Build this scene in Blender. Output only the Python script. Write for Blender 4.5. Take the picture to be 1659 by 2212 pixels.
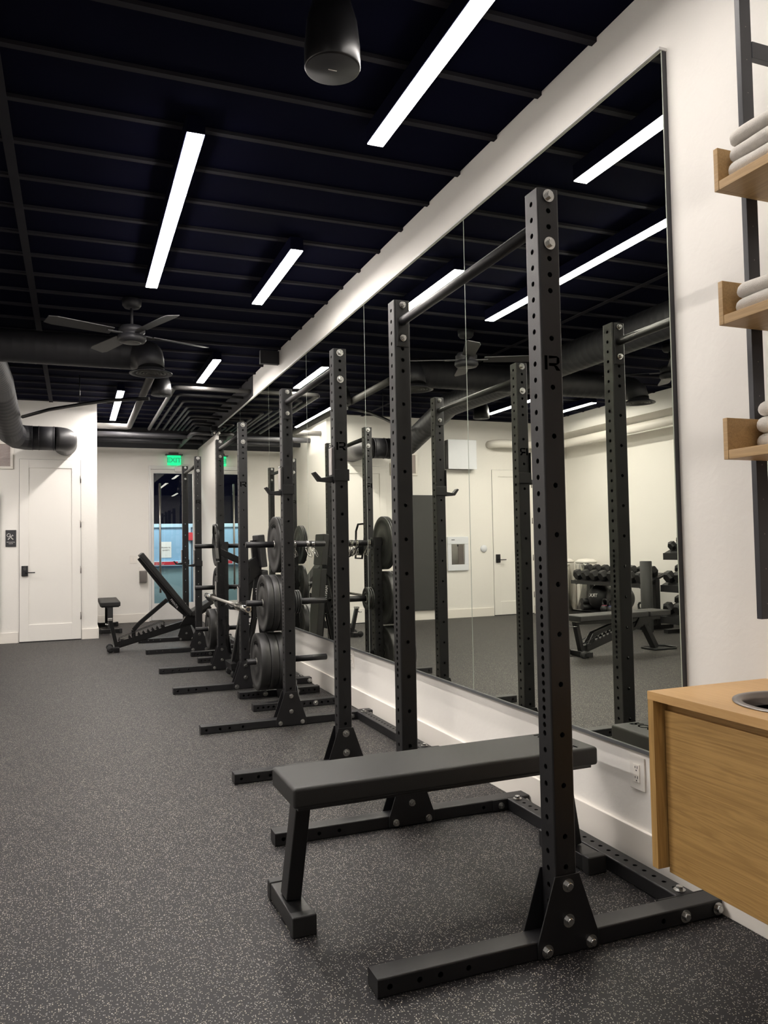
import bpy, bmesh, math, random
from mathutils import Vector, Matrix
random.seed(7)
PI = math.pi
S = bpy.context.scene
COL = S.collection
for o in list(bpy.data.objects):
    bpy.data.objects.remove(o)

# ------------------------------------------------------------------ camera
def make_camera():
    yaw, pit, rol = 0.3744, 0.0410, -0.0181
    F = Vector((math.sin(yaw)*math.cos(pit), math.cos(yaw)*math.cos(pit), math.sin(pit)))
    R = Vector((math.cos(yaw), -math.sin(yaw), 0))
    U = R.cross(F)
    X = R*math.cos(rol) + U*math.sin(rol)
    Y = -R*math.sin(rol) + U*math.cos(rol)
    m = Matrix((X, Y, -F)).transposed().to_4x4()
    m.translation = Vector((0, 0, 1.24))
    cd = bpy.data.cameras.new('camera')
    cd.sensor_fit = 'VERTICAL'; cd.sensor_height = 24.0; cd.sensor_width = 18.0
    cd.lens = 1698.24/2212*24.0
    cd.clip_start = 0.02
    c = bpy.data.objects.new('camera', cd); COL.objects.link(c)
    c.matrix_world = m
    S.camera = c
make_camera()

# ------------------------------------------------------------------ world, exposure, lamp strength
w = bpy.data.worlds.new('night'); S.world = w; w.use_nodes = True
w.node_tree.nodes['Background'].inputs[0].default_value = (0.010, 0.013, 0.024, 1)
w.node_tree.nodes['Background'].inputs[1].default_value = 0.25
S.view_settings.view_transform = 'Standard'
S.view_settings.look = 'None'
S.view_settings.gamma = 1.0
S.view_settings.use_curve_mapping = False
S.view_settings.exposure = 0.0
LAMP = 103.0            # emission of the linear ceiling lamps
LAMP_COL = (1.0, 0.935, 0.88)

# ------------------------------------------------------------------ materials
def mat(name, col, rough=0.5, metal=0.0, var=0.06, vscale=20.0, bump=0.0, bscale=200.0,
        emit=None, estr=0.0, spec=0.5, coat=0.0, sheen=0.0):
    m = bpy.data.materials.new(name); m.use_nodes = True
    nt = m.node_tree; N = nt.nodes; L = nt.links
    b = N['Principled BSDF']
    tc = N.new('ShaderNodeTexCoord')
    no = N.new('ShaderNodeTexNoise'); no.inputs['Scale'].default_value = vscale; no.inputs['Detail'].default_value = 3
    L.new(tc.outputs['Object'], no.inputs['Vector'])
    mr = N.new('ShaderNodeMapRange')
    mr.inputs['To Min'].default_value = 1-var; mr.inputs['To Max'].default_value = 1+var
    L.new(no.outputs['Fac'], mr.inputs['Value'])
    mx = N.new('ShaderNodeMix'); mx.data_type = 'RGBA'; mx.blend_type = 'MULTIPLY'
    mx.inputs['Factor'].default_value = 1.0
    mx.inputs['A'].default_value = (*col, 1)
    L.new(mr.outputs['Result'], mx.inputs['B'])
    L.new(mx.outputs['Result'], b.inputs['Base Color'])
    b.inputs['Roughness'].default_value = rough
    b.inputs['Metallic'].default_value = metal
    b.inputs['Specular IOR Level'].default_value = spec
    b.inputs['Coat Weight'].default_value = coat
    if sheen: b.inputs['Sheen Weight'].default_value = sheen
    if bump:
        n2 = N.new('ShaderNodeTexNoise'); n2.inputs['Scale'].default_value = bscale; n2.inputs['Detail'].default_value = 4
        L.new(tc.outputs['Object'], n2.inputs['Vector'])
        bp = N.new('ShaderNodeBump'); bp.inputs['Strength'].default_value = bump; bp.inputs['Distance'].default_value = 0.002
        L.new(n2.outputs['Fac'], bp.inputs['Height']); L.new(bp.outputs['Normal'], b.inputs['Normal'])
    if emit:
        b.inputs['Emission Color'].default_value = (*emit, 1); b.inputs['Emission Strength'].default_value = estr
    return m

def floor_mat():
    m = bpy.data.materials.new('speckled_rubber'); m.use_nodes = True
    nt = m.node_tree; N = nt.nodes; L = nt.links; b = N['Principled BSDF']
    tc = N.new('ShaderNodeTexCoord')
    # irregular flecks: two voronoi layers, only some cells carry a fleck
    cols = []
    for sc, thr, keep, seed in ((235.0, 0.30, 0.15, 0.0), (133.0, 0.21, 0.18, 7.3)):
        mp = N.new('ShaderNodeMapping'); mp.inputs['Location'].default_value = (seed, seed*1.7, 0)
        L.new(tc.outputs['Object'], mp.inputs['Vector'])
        nz = N.new('ShaderNodeTexNoise'); nz.inputs['Scale'].default_value = sc*2.2; nz.inputs['Detail'].default_value = 1
        L.new(mp.outputs['Vector'], nz.inputs['Vector'])
        ad = N.new('ShaderNodeVectorMath'); ad.operation = 'MULTIPLY_ADD'
        ad.inputs[1].default_value = (0.0035, 0.0035, 0); L.new(nz.outputs['Color'], ad.inputs[0]); L.new(mp.outputs['Vector'], ad.inputs[2])
        vo = N.new('ShaderNodeTexVoronoi'); vo.voronoi_dimensions = '2D'; vo.inputs['Scale'].default_value = sc
        L.new(ad.outputs['Vector'], vo.inputs['Vector'])
        lt = N.new('ShaderNodeMath'); lt.operation = 'LESS_THAN'; lt.inputs[1].default_value = thr
        L.new(vo.outputs['Distance'], lt.inputs[0])
        sp = N.new('ShaderNodeSeparateColor'); L.new(vo.outputs['Color'], sp.inputs['Color'])
        k = N.new('ShaderNodeMath'); k.operation = 'LESS_THAN'; k.inputs[1].default_value = keep
        L.new(sp.outputs['Red'], k.inputs[0])
        mu = N.new('ShaderNodeMath'); mu.operation = 'MULTIPLY'
        L.new(lt.outputs[0], mu.inputs[0]); L.new(k.outputs[0], mu.inputs[1])
        cols.append((mu, sp))
    mxm = N.new('ShaderNodeMath'); mxm.operation = 'MAXIMUM'
    L.new(cols[0][0].outputs[0], mxm.inputs[0]); L.new(cols[1][0].outputs[0], mxm.inputs[1])
    fl = N.new('ShaderNodeMix'); fl.data_type = 'RGBA'
    fl.inputs['A'].default_value = (0.54, 0.48, 0.37, 1); fl.inputs['B'].default_value = (0.34, 0.33, 0.34, 1)
    L.new(cols[0][1].outputs['Green'], fl.inputs['Factor'])
    bn = N.new('ShaderNodeTexNoise'); bn.inputs['Scale'].default_value = 2.2; bn.inputs['Detail'].default_value = 5
    L.new(tc.outputs['Object'], bn.inputs['Vector'])
    base = N.new('ShaderNodeMix'); base.data_type = 'RGBA'
    base.inputs['A'].default_value = (0.0065, 0.0062, 0.0080, 1); base.inputs['B'].default_value = (0.0140, 0.0130, 0.0140, 1)
    L.new(bn.outputs['Fac'], base.inputs['Factor'])
    mx = N.new('ShaderNodeMix'); mx.data_type = 'RGBA'
    L.new(mxm.outputs[0], mx.inputs['Factor']); L.new(base.outputs['Result'], mx.inputs['A']); L.new(fl.outputs['Result'], mx.inputs['B'])
    sx = N.new('ShaderNodeSeparateXYZ'); L.new(tc.outputs['Object'], sx.inputs[0])
    q = N.new('ShaderNodeMath'); q.operation = 'MULTIPLY_ADD'; q.inputs[1].default_value = 1/1.22; q.inputs[2].default_value = 0.0303
    L.new(sx.outputs['X'], q.inputs[0])
    fr = N.new('ShaderNodeMath'); fr.operation = 'FRACT'; L.new(q.outputs[0], fr.inputs[0])
    lt2 = N.new('ShaderNodeMath'); lt2.operation = 'LESS_THAN'; lt2.inputs[1].default_value = 0.0028; L.new(fr.outputs[0], lt2.inputs[0])
    fo = N.new('ShaderNodeMath'); fo.operation = 'FLOOR'; L.new(q.outputs[0], fo.inputs[0])
    wn = N.new('ShaderNodeTexWhiteNoise'); wn.noise_dimensions = '1D'; L.new(fo.outputs[0], wn.inputs['W'])
    tn = N.new('ShaderNodeMapRange'); tn.inputs['To Min'].default_value = 0.88; tn.inputs['To Max'].default_value = 1.08; L.new(wn.outputs['Value'], tn.inputs['Value'])
    sb = N.new('ShaderNodeMath'); sb.operation = 'MULTIPLY_ADD'; sb.inputs[1].default_value = -0.45; L.new(lt2.outputs[0], sb.inputs[0]); L.new(tn.outputs['Result'], sb.inputs[2])
    m2 = N.new('ShaderNodeMix'); m2.data_type = 'RGBA'; m2.blend_type = 'MULTIPLY'; m2.inputs['Factor'].default_value = 1
    L.new(mx.outputs['Result'], m2.inputs['A']); L.new(sb.outputs[0], m2.inputs['B'])
    L.new(m2.outputs['Result'], b.inputs['Base Color'])
    b.inputs['Roughness'].default_value = 0.55; b.inputs['Specular IOR Level'].default_value = 0.30
    n3 = N.new('ShaderNodeTexNoise'); n3.inputs['Scale'].default_value = 320; n3.inputs['Detail'].default_value = 2
    L.new(tc.outputs['Object'], n3.inputs['Vector'])
    bp = N.new('ShaderNodeBump'); bp.inputs['Strength'].default_value = 0.5; bp.inputs['Distance'].default_value = 0.001
    L.new(n3.outputs['Fac'], bp.inputs['Height']); L.new(bp.outputs['Normal'], b.inputs['Normal'])
    return m

def plaster_mat(name, col, bump=0.35):
    m = bpy.data.materials.new(name); m.use_nodes = True
    nt = m.node_tree; N = nt.nodes; L = nt.links; b = N['Principled BSDF']
    tc = N.new('ShaderNodeTexCoord')
    n1 = N.new('ShaderNodeTexNoise'); n1.inputs['Scale'].default_value = 1.3; n1.inputs['Detail'].default_value = 6
    L.new(tc.outputs['Object'], n1.inputs['Vector'])
    mr = N.new('ShaderNodeMapRange'); mr.inputs['To Min'].default_value = 0.96; mr.inputs['To Max'].default_value = 1.03
    L.new(n1.outputs['Fac'], mr.inputs['Value'])
    mx = N.new('ShaderNodeMix'); mx.data_type = 'RGBA'; mx.blend_type = 'MULTIPLY'; mx.inputs['Factor'].default_value = 1
    mx.inputs['A'].default_value = (*col, 1); L.new(mr.outputs['Result'], mx.inputs['B'])
    L.new(mx.outputs['Result'], b.inputs['Base Color'])
    b.inputs['Roughness'].default_value = 0.62
    n2 = N.new('ShaderNodeTexNoise'); n2.inputs['Scale'].default_value = 26; n2.inputs['Detail'].default_value = 8; n2.inputs['Distortion'].default_value = 0.6
    L.new(tc.outputs['Object'], n2.inputs['Vector'])
    n4 = N.new('ShaderNodeTexNoise'); n4.inputs['Scale'].default_value = 6; n4.inputs['Detail'].default_value = 3; n4.inputs['Distortion'].default_value = 1.5
    L.new(tc.outputs['Object'], n4.inputs['Vector'])
    ad = N.new('ShaderNodeMath'); ad.operation = 'ADD'; L.new(n2.outputs['Fac'], ad.inputs[0]); L.new(n4.outputs['Fac'], ad.inputs[1])
    bp = N.new('ShaderNodeBump'); bp.inputs['Strength'].default_value = bump; bp.inputs['Distance'].default_value = 0.006
    L.new(ad.outputs[0], bp.inputs['Height']); L.new(bp.outputs['Normal'], b.inputs['Normal'])
    return m

def wood_mat(name, c1, c2, rough=0.5, axis=1, scale=1.0):
    m = bpy.data.materials.new(name); m.use_nodes = True
    nt = m.node_tree; N = nt.nodes; L = nt.links; b = N['Principled BSDF']
    tc = N.new('ShaderNodeTexCoord')
    mp = N.new('ShaderNodeMapping')
    sc = [19.0*scale]*3; sc[axis] = 0.9*scale
    mp.inputs['Scale'].default_value = sc
    L.new(tc.outputs['Object'], mp.inputs['Vector'])
    n1 = N.new('ShaderNodeTexNoise'); n1.inputs['Scale'].default_value = 1.6; n1.inputs['Detail'].default_value = 5; n1.inputs['Distortion'].default_value = 0.9
    L.new(mp.outputs['Vector'], n1.inputs['Vector'])
    # growth rings: sine of the noise field
    mu = N.new('ShaderNodeMath'); mu.operation = 'MULTIPLY'; mu.inputs[1].default_value = 42
    L.new(n1.outputs['Fac'], mu.inputs[0])
    si = N.new('ShaderNodeMath'); si.operation = 'SINE'; L.new(mu.outputs[0], si.inputs[0])
    mp2 = N.new('ShaderNodeMapping'); sc2 = [260.0]*3; sc2[axis] = 7.0; mp2.inputs['Scale'].default_value = sc2
    L.new(tc.outputs['Object'], mp2.inputs['Vector'])
    n2 = N.new('ShaderNodeTexNoise'); n2.inputs['Scale'].default_value = 1.0; n2.inputs['Detail'].default_value = 2
    L.new(mp2.outputs['Vector'], n2.inputs['Vector'])
    a = N.new('ShaderNodeMath'); a.operation = 'MULTIPLY_ADD'; a.inputs[1].default_value = 0.16; a.inputs[2].default_value = 0.15
    L.new(si.outputs[0], a.inputs[0])
    a2 = N.new('ShaderNodeMath'); a2.operation = 'MULTIPLY_ADD'; a2.inputs[1].default_value = 0.7
    L.new(n2.outputs['Fac'], a2.inputs[0]); L.new(a.outputs[0], a2.inputs[2])
    mx = N.new('ShaderNodeMix'); mx.data_type = 'RGBA'
    mx.inputs['A'].default_value = (*c1, 1); mx.inputs['B'].default_value = (*c2, 1)
    L.new(a2.outputs[0], mx.inputs['Factor']); L.new(mx.outputs['Result'], b.inputs['Base Color'])
    b.inputs['Roughness'].default_value = rough
    bp = N.new('ShaderNodeBump'); bp.inputs['Strength'].default_value = 0.15; bp.inputs['Distance'].default_value = 0.001
    L.new(n2.outputs['Fac'], bp.inputs['Height']); L.new(bp.outputs['Normal'], b.inputs['Normal'])
    return m

def glass_mat():
    m = bpy.data.materials.new('door_glass'); m.use_nodes = True
    nt = m.node_tree; N = nt.nodes; L = nt.links
    N.remove(N['Principled BSDF'])
    tr = N.new('ShaderNodeBsdfTransparent'); tr.inputs[0].default_value = (0.90, 0.95, 0.95, 1)
    gl = N.new('ShaderNodeBsdfGlossy'); gl.inputs['Roughness'].default_value = 0.01
    fr = N.new('ShaderNodeFresnel'); fr.inputs[0].default_value = 1.5
    ms = N.new('ShaderNodeMixShader'); L.new(fr.outputs[0], ms.inputs[0]); L.new(tr.outputs[0], ms.inputs[1]); L.new(gl.outputs[0], ms.inputs[2])
    L.new(ms.outputs[0], N['Material Output'].inputs[0])
    return m

def mirror_mat():
    m = bpy.data.materials.new('mirror_glass'); m.use_nodes = True
    nt = m.node_tree; N = nt.nodes; L = nt.links; b = N['Principled BSDF']
    tc = N.new('ShaderNodeTexCoord')
    n = N.new('ShaderNodeTexNoise'); n.inputs['Scale'].default_value = 0.9; n.inputs['Detail'].default_value = 1
    L.new(tc.outputs['Object'], n.inputs['Vector'])
    bp = N.new('ShaderNodeBump'); bp.inputs['Strength'].default_value = 0.05; bp.inputs['Distance'].default_value = 0.004
    L.new(n.outputs['Fac'], bp.inputs['Height']); L.new(bp.outputs['Normal'], b.inputs['Normal'])
    b.inputs['Base Color'].default_value = (0.93, 0.95, 0.85, 1)
    b.inputs['Metallic'].default_value = 1.0; b.inputs['Roughness'].default_value = 0.0
    return m

M = dict(
 floor=floor_mat(),
 wall=plaster_mat('painted_plaster', (0.82, 0.795, 0.752), 0.14),
 trimw=mat('white_trim_paint', (0.82, 0.78, 0.72), 0.4, var=0.02, vscale=3),
 doorw=mat('white_door_paint', (0.82, 0.795, 0.752), 0.45, var=0.02, vscale=2),
 deck=mat('ceiling_black_shaded', (0.0034, 0.0038, 0.0125), 1.0, var=0.2, vscale=3, spec=0.03),  # ceiling black darkened, shade between the joists put into the colour
 joist=mat('joist_black_lit', (0.024, 0.023, 0.029), 0.9, var=0.15, vscale=6, spec=0.12),  # same black lightened, bounce light on the undersides put into the colour
 duct=mat('black_duct_paint', (0.018, 0.018, 0.022), 0.55, var=0.15, vscale=8),
 pipe=mat('dark_grey_pipe', (0.024, 0.023, 0.025), 0.5, var=0.1, vscale=8),
 pipel=mat('light_grey_pipe', (0.075, 0.072, 0.070), 0.5, var=0.1, vscale=8),
 blackband=mat('black_wall_paint', (0.014, 0.014, 0.018), 0.7, var=0.1, vscale=4),
 rack=mat('black_powder_coat', (0.0052, 0.0050, 0.0062), 0.45, spec=0.45, var=0.10, vscale=9, bump=0.25, bscale=900),
 rackin=mat('shade_and_print_black', (0.0008, 0.0008, 0.001), 1.0, spec=0.0),  # dark of the logo cut-out as colour; also lettering and bin liner
 bench=mat('black_bench_frame', (0.006, 0.006, 0.0065), 0.30, spec=0.4, var=0.08, bump=0.15, bscale=900),
 pad=mat('dark_vinyl', (0.012, 0.0118, 0.0118), 0.46, spec=0.45, var=0.06, vscale=5, bump=0.45, bscale=700),
 rubber=mat('black_rubber', (0.009, 0.009, 0.0095), 0.5, var=0.10, vscale=12, bump=0.2, bscale=400),
 rubber2=mat('bumper_rubber', (0.015, 0.0148, 0.0148), 0.48, var=0.12, vscale=10, bump=0.2, bscale=300),
 zinc=mat('zinc_bolt', (0.50, 0.50, 0.49), 0.26, 1.0, var=0.10, vscale=60),
 chrome=mat('chrome_steel', (0.68, 0.67, 0.64), 0.16, 1.0, var=0.05, vscale=30),
 brushed=mat('brushed_steel', (0.50, 0.48, 0.45), 0.34, 1.0, var=0.10, vscale=40),
 alu=mat('light_aluminium', (0.74, 0.73, 0.71), 0.35, 0.2, var=0.03),
 uhmw=mat('grey_plastic_liner', (0.36, 0.34, 0.32), 0.5, var=0.05),
 wood=wood_mat('oak_veneer', (0.27, 0.145, 0.042), (0.53, 0.325, 0.115), 0.45, 1, 1.0),
 woodv=wood_mat('oak_veneer_upright', (0.27, 0.145, 0.042), (0.53, 0.325, 0.115), 0.45, 2, 1.0),
 woodt=wood_mat('oak_top', (0.50, 0.285, 0.105), (0.62, 0.385, 0.165), 0.42, 1, 1.0),
 wood2=wood_mat('pale_oak', (0.34, 0.205, 0.085), (0.54, 0.35, 0.155), 0.5, 1, 1.2),
 towel=mat('grey_terry', (0.62, 0.58, 0.53), 0.95, var=0.14, vscale=60, bump=1.0, bscale=420, sheen=0.4),
 white=mat('white_plastic', (0.78, 0.75, 0.70), 0.35, var=0.02),
 whitec=mat('cool_white_enamel', (0.72, 0.74, 0.78), 0.35, var=0.02),
 black=mat('black_plastic', (0.010, 0.010, 0.012), 0.35, var=0.05),
 speaker=mat('speaker_black', (0.008, 0.008, 0.009), 0.32, var=0.05),
 grille=mat('speaker_grille', (0.035, 0.036, 0.042), 0.6, var=0.15, vscale=300),
 mesh=mat('vent_mesh', (0.42, 0.36, 0.34), 0.6, var=0.25, vscale=160),
 greyd=mat('dark_grey_board', (0.045, 0.046, 0.044), 0.6, var=0.08, vscale=4),
 gunm=mat('gunmetal_ring', (0.23, 0.21, 0.20), 0.35, 0.9, var=0.05),
 steel=mat('dark_steel_frame', (0.030, 0.030, 0.036), 0.4, 0.0, var=0.08),
 blue=mat('pale_blue_paint', (0.27, 0.46, 0.66), 0.45, var=0.05, vscale=2),
 blue2=mat('pale_blue_rail', (0.42, 0.60, 0.74), 0.4, var=0.03, vscale=2),
 teal=mat('floor_reflection_teal', (0.28, 0.42, 0.47), 0.45, var=0.06, vscale=2),  # tint for the floor's reflection in the door glass
 paper=mat('paper', (0.82, 0.81, 0.79), 0.8, var=0.01),
 red=mat('red_label', (0.62, 0.03, 0.05), 0.5, var=0.03),
 ink=mat('dark_ink', (0.03, 0.03, 0.035), 0.6, var=0.02),
 signw=mat('sign_white', (0.80, 0.78, 0.76), 0.5, var=0.02),
 lamp=mat('lamp_diffuser', (0.9, 0.9, 0.88), 0.5, var=0.0, emit=LAMP_COL, estr=LAMP),
 green=mat('exit_green_glow', (0.02, 0.45, 0.20), 0.4, var=0.0, emit=(0.0, 0.86, 0.30), estr=1.0),
 green2=mat('exit_letter_glow', (0.05, 0.6, 0.3), 0.4, var=0.0, emit=(0.0, 0.22, 0.09), estr=0.5),
 glass=glass_mat(), mirror=mirror_mat(),
 mgreen=mat('glass_edge', (0.55, 0.60, 0.52), 0.25, var=0.02),
 mirback=mat('mirror_backing', (0.03, 0.03, 0.035), 0.4),
 chan=mat('dark_channel', (0.30, 0.31, 0.32), 0.3, 0.8),
)

# ------------------------------------------------------------------ mesh builder
class MB:
    def __init__(s): s.v = []; s.f = []; s.sm = []; s.mi = []; s.cm = 0
    def add(s, vs, fs, smooth=False):
        n = len(s.v); s.v += [Vector(v) for v in vs]
        for f in fs:
            s.f.append(tuple(i+n for i in f)); s.sm.append(smooth); s.mi.append(s.cm)
        return s
    def box(s, a, b):
        (x0, y0, z0), (x1, y1, z1) = a, b
        if x0 > x1: x0, x1 = x1, x0
        if y0 > y1: y0, y1 = y1, y0
        if z0 > z1: z0, z1 = z1, z0
        return s.add([(x0,y0,z0),(x1,y0,z0),(x1,y1,z0),(x0,y1,z0),(x0,y0,z1),(x1,y0,z1),(x1,y1,z1),(x0,y1,z1)],
                     [(3,2,1,0),(4,5,6,7),(0,1,5,4),(1,2,6,5),(2,3,7,6),(3,0,4,7)])
    def prism(s, pts, n, d):
        # pts: coplanar 3-D outline, extruded by vector n*d
        n = Vector(n).normalized()*d; k = len(pts); P = [Vector(p) for p in pts]
        nn = Vector((0,0,0))
        for i in range(k): nn += (P[i]-P[0]).cross(P[(i+1)%k]-P[0])
        if nn.dot(n) < 0: P = P[::-1]
        vs = P + [p+n for p in P]
        fs = [tuple(range(k-1, -1, -1)), tuple(range(k, 2*k))] + [(i, (i+1)%k, (i+1)%k+k, i+k) for i in range(k)]
        return s.add(vs, fs)
    def beam(s, p, q, w, h, up=(0,0,1)):
        # rectangular bar from p to q
        p = Vector(p); q = Vector(q); d = (q-p).normalized(); u = Vector(up)
        r = d.cross(u).normalized(); u = r.cross(d).normalized()
        c = [(-w/2,-h/2),(w/2,-h/2),(w/2,h/2),(-w/2,h/2)]
        vs = [p+r*a+u*b for a, b in c] + [q+r*a+u*b for a, b in c]
        return s.add(vs, [(3,2,1,0)[::-1],(4,5,6,7)[::-1]][0:0] + [(0,1,2,3),(7,6,5,4),(0,4,5,1),(1,5,6,2),(2,6,7,3),(3,7,4,0)])
    def tube(s, pts, r, n=12, closed=False, caps=True, smooth=True):
        P = [Vector(p) for p in pts]; k = len(P)
        R = r if isinstance(r, (list, tuple)) else [r]*k
        t0 = (P[1]-P[0]).normalized()
        u = t0.orthogonal().normalized(); vs = []; prev = t0
        for i in range(k):
            if closed: t = (P[(i+1)%k]-P[i-1]).normalized()
            elif i == 0: t = t0
            elif i == k-1: t = (P[-1]-P[-2]).normalized()
            else: t = ((P[i+1]-P[i]).normalized()+(P[i]-P[i-1]).normalized()).normalized()
            q = prev.rotation_difference(t); u = (q @ u); u = (u-t*u.dot(t)).normalized(); prev = t
            b = t.cross(u)
            # mitre correction
            sc = 1.0
            for j in range(n):
                a = 2*PI*j/n
                vs.append(P[i]+(u*math.cos(a)+b*math.sin(a))*R[i]*sc)
        fs = []
        for i in range(k if closed else k-1):
            i2 = (i+1) % k
            for j in range(n):
                fs.append((i*n+j, i*n+(j+1)%n, i2*n+(j+1)%n, i2*n+j))
        s.add(vs, fs, smooth)
        if caps and not closed:
            m = len(s.v)-k*n
            s.f.append(tuple(m+j for j in range(n-1, -1, -1))); s.sm.append(False); s.mi.append(s.cm)
            s.f.append(tuple(m+(k-1)*n+j for j in range(n))); s.sm.append(False); s.mi.append(s.cm)
        return s
    def lathe(s, prof, c=(0,0,0), ax='z', n=32, smooth=True, hexa=False, caps=True):
        # prof: list of (radius, height); closed at ends when radius 0
        c = Vector(c); vs = []; k = len(prof)
        for r, h in prof:
            for j in range(n):
                a = 2*PI*(j+(0.5 if hexa else 0))/n; x = r*math.cos(a); y = r*math.sin(a)
                vs.append(c + (Vector((x,y,h)) if ax == 'z' else Vector((h,x,y)) if ax == 'x' else Vector((y,h,x))))
        fs = [(i*n+j, i*n+(j+1)%n, (i+1)*n+(j+1)%n, (i+1)*n+j) for i in range(k-1) for j in range(n)]
        s.add(vs, fs, smooth)
        m = len(s.v)-k*n
        if not caps: return s
        if prof[0][0] > 0.0001: s.f.append(tuple(m+j for j in range(n-1,-1,-1))); s.sm.append(False); s.mi.append(s.cm)
        if prof[-1][0] > 0.0001: s.f.append(tuple(m+(k-1)*n+j for j in range(n))); s.sm.append(False); s.mi.append(s.cm)
        return s
    def perf(s, o, u, v, w, L, holes, r, t=0.004, seg=12):
        # sheet of width w (along u, centred on o) and length L (along v from o) with round holes at distances `holes`
        o = Vector(o); u = Vector(u).normalized(); v = Vector(v).normalized(); n = u.cross(v)
        H = sorted(h for h in holes if r*1.1 < h < L-r*1.1); cur = 0.0
        def rect(a, b):
            if b-a < 1e-6: return
            s.add([o-u*w/2+v*a, o+u*w/2+v*a, o+u*w/2+v*b, o-u*w/2+v*b], [(0,1,2,3)])
        for i, h in enumerate(H):
            lo = cur if i == 0 else max(cur, (H[i-1]+h)/2)
            c = min(0.014, h-lo, ((H[i+1]-h)/2 if i+1 < len(H) else L-h))
            rect(cur, h-c)
            vs = []
            for j in range(seg):
                a = 2*PI*(j+0.5)/seg; ca, sa = math.cos(a), math.sin(a)
                vs.append(o+v*h+(u*ca+v*sa)*r)
            for j in range(seg):
                a = 2*PI*(j+0.5)/seg; ca, sa = math.cos(a), math.sin(a)
                k = min(w/2/abs(ca) if abs(ca) > 1e-6 else 9, c/abs(sa) if abs(sa) > 1e-6 else 9)
                vs.append(o+v*h+(u*ca+v*sa)*k)
            for j in range(seg):
                a = 2*PI*(j+0.5)/seg
                vs.append(o+v*h+(u*math.cos(a)+v*math.sin(a))*r - n*t)
            fs = []
            for j in range(seg):
                j2 = (j+1) % seg
                fs.append((j, j+seg, j2+seg, j2)); fs.append((j, j2, j2+2*seg, j+2*seg))
            s.add(vs, fs)
            # corners of the cell
            for su, sv in ((1,1),(-1,1),(-1,-1),(1,-1)):
                # the two boundary points next to this corner
                cand = []
                for j in range(seg):
                    p = vs[seg+j]-(o+v*h); a_, b_ = p.dot(u), p.dot(v)
                    if a_*su > 0 and b_*sv > 0: cand.append((abs(a_)/ (w/2), abs(b_)/c, j))
                e1 = max((q for q in cand if q[0] > 0.999), key=lambda q: q[1], default=None)
                e2 = max((q for q in cand if q[1] > 0.999), key=lambda q: q[0], default=None)
                if e1 and e2 and e1[2] != e2[2]:
                    C = o+v*h+u*su*w/2+v*sv*c
                    tri = [vs[seg+e1[2]], C, vs[seg+e2[2]]]
                    if (tri[1]-tri[0]).cross(tri[2]-tri[0]).dot(n) < 0: tri = tri[::-1]
                    s.add(tri, [(0,1,2)])
            cur = h+c
        rect(cur, L)
        return s
    def xf(s, m):
        s.v = [m @ v for v in s.v]; return s

LOC = {}
def obj(name, mb, mt, parent=None, bevel=0.0, seg=2, kind=None, local=False):
    me = bpy.data.meshes.new(name)
    off = Vector((0,0,0)) if (parent is None or local) else LOC[parent.name]
    me.from_pydata([tuple(v-off) for v in mb.v], [], mb.f)
    me.polygons.foreach_set('use_smooth', mb.sm)
    ms = mt if isinstance(mt, list) else [mt]
    for m_ in ms: me.materials.append(m_)
    if len(ms) > 1: me.polygons.foreach_set('material_index', mb.mi)
    me.update()
    o = bpy.data.objects.new(name, me); COL.objects.link(o)
    if parent is not None: o.parent = parent; LOC[o.name] = off
    else: LOC[o.name] = Vector((0,0,0))
    if bevel:
        bv = o.modifiers.new('bevel', 'BEVEL'); bv.width = bevel; bv.segments = seg; bv.limit_method = 'ANGLE'; bv.angle_limit = math.radians(35)
        bv.harden_normals = False
        me.polygons.foreach_set('use_smooth', [True]*len(me.polygons))
        wn = o.modifiers.new('wn', 'WEIGHTED_NORMAL'); wn.keep_sharp = False
    if kind: o['kind'] = kind
    return o
def thing(name, label, cat, loc=(0,0,0), group=None):
    o = bpy.data.objects.new(name, None); COL.objects.link(o); o.location = loc
    o.empty_display_size = 0.1
    LOC[o.name] = Vector(loc)
    o['label'] = label; o['category'] = cat
    if group: o['group'] = group
    return o
def tag(o, label, cat, group=None):
    o['label'] = label; o['category'] = cat
    if group: o['group'] = group
    return o
def origin(o, loc):
    # move a top-level mesh's origin to loc
    loc = Vector(loc); o.data.transform(Matrix.Translation(-loc)); o.location = loc; LOC[o.name] = loc
    return o
def copy_tree(o, parent=None):
    c = o.copy(); COL.objects.link(c); c.parent = parent
    LOC[c.name] = LOC.get(o.name, Vector((0,0,0)))
    for ch in list(o.children): copy_tree(ch, c)
    return c
def dup(o, loc, label, group=None, rot=None):
    c = copy_tree(o); c.location = loc; c['label'] = label
    if group: c['group'] = group
    if rot is not None: c.rotation_euler = rot
    return c
def text_mesh(body, size, m4, mt, name, parent=None, depth=0.001, align='CENTER', local=False, bold=0.0):
    cu = bpy.data.curves.new('t', 'FONT'); cu.body = body; cu.size = size; cu.extrude = depth/2
    cu.align_x = align; cu.align_y = 'CENTER'; cu.resolution_u = 3; cu.offset = bold
    ob = bpy.data.objects.new('t', cu); COL.objects.link(ob)
    dg = bpy.context.evaluated_depsgraph_get(); dg.update()
    me = bpy.data.meshes.new_from_object(ob.evaluated_get(dg))
    bpy.data.objects.remove(ob); bpy.data.curves.remove(cu)
    me.transform(m4)
    off = Vector((0,0,0)) if (parent is None or local) else LOC[parent.name]
    me.transform(Matrix.Translation(-off))
    me.materials.clear(); me.materials.append(mt); me.name = name
    o = bpy.data.objects.new(name, me); COL.objects.link(o)
    if parent is not None: o.parent = parent
    LOC[o.name] = off
    return o
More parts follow.
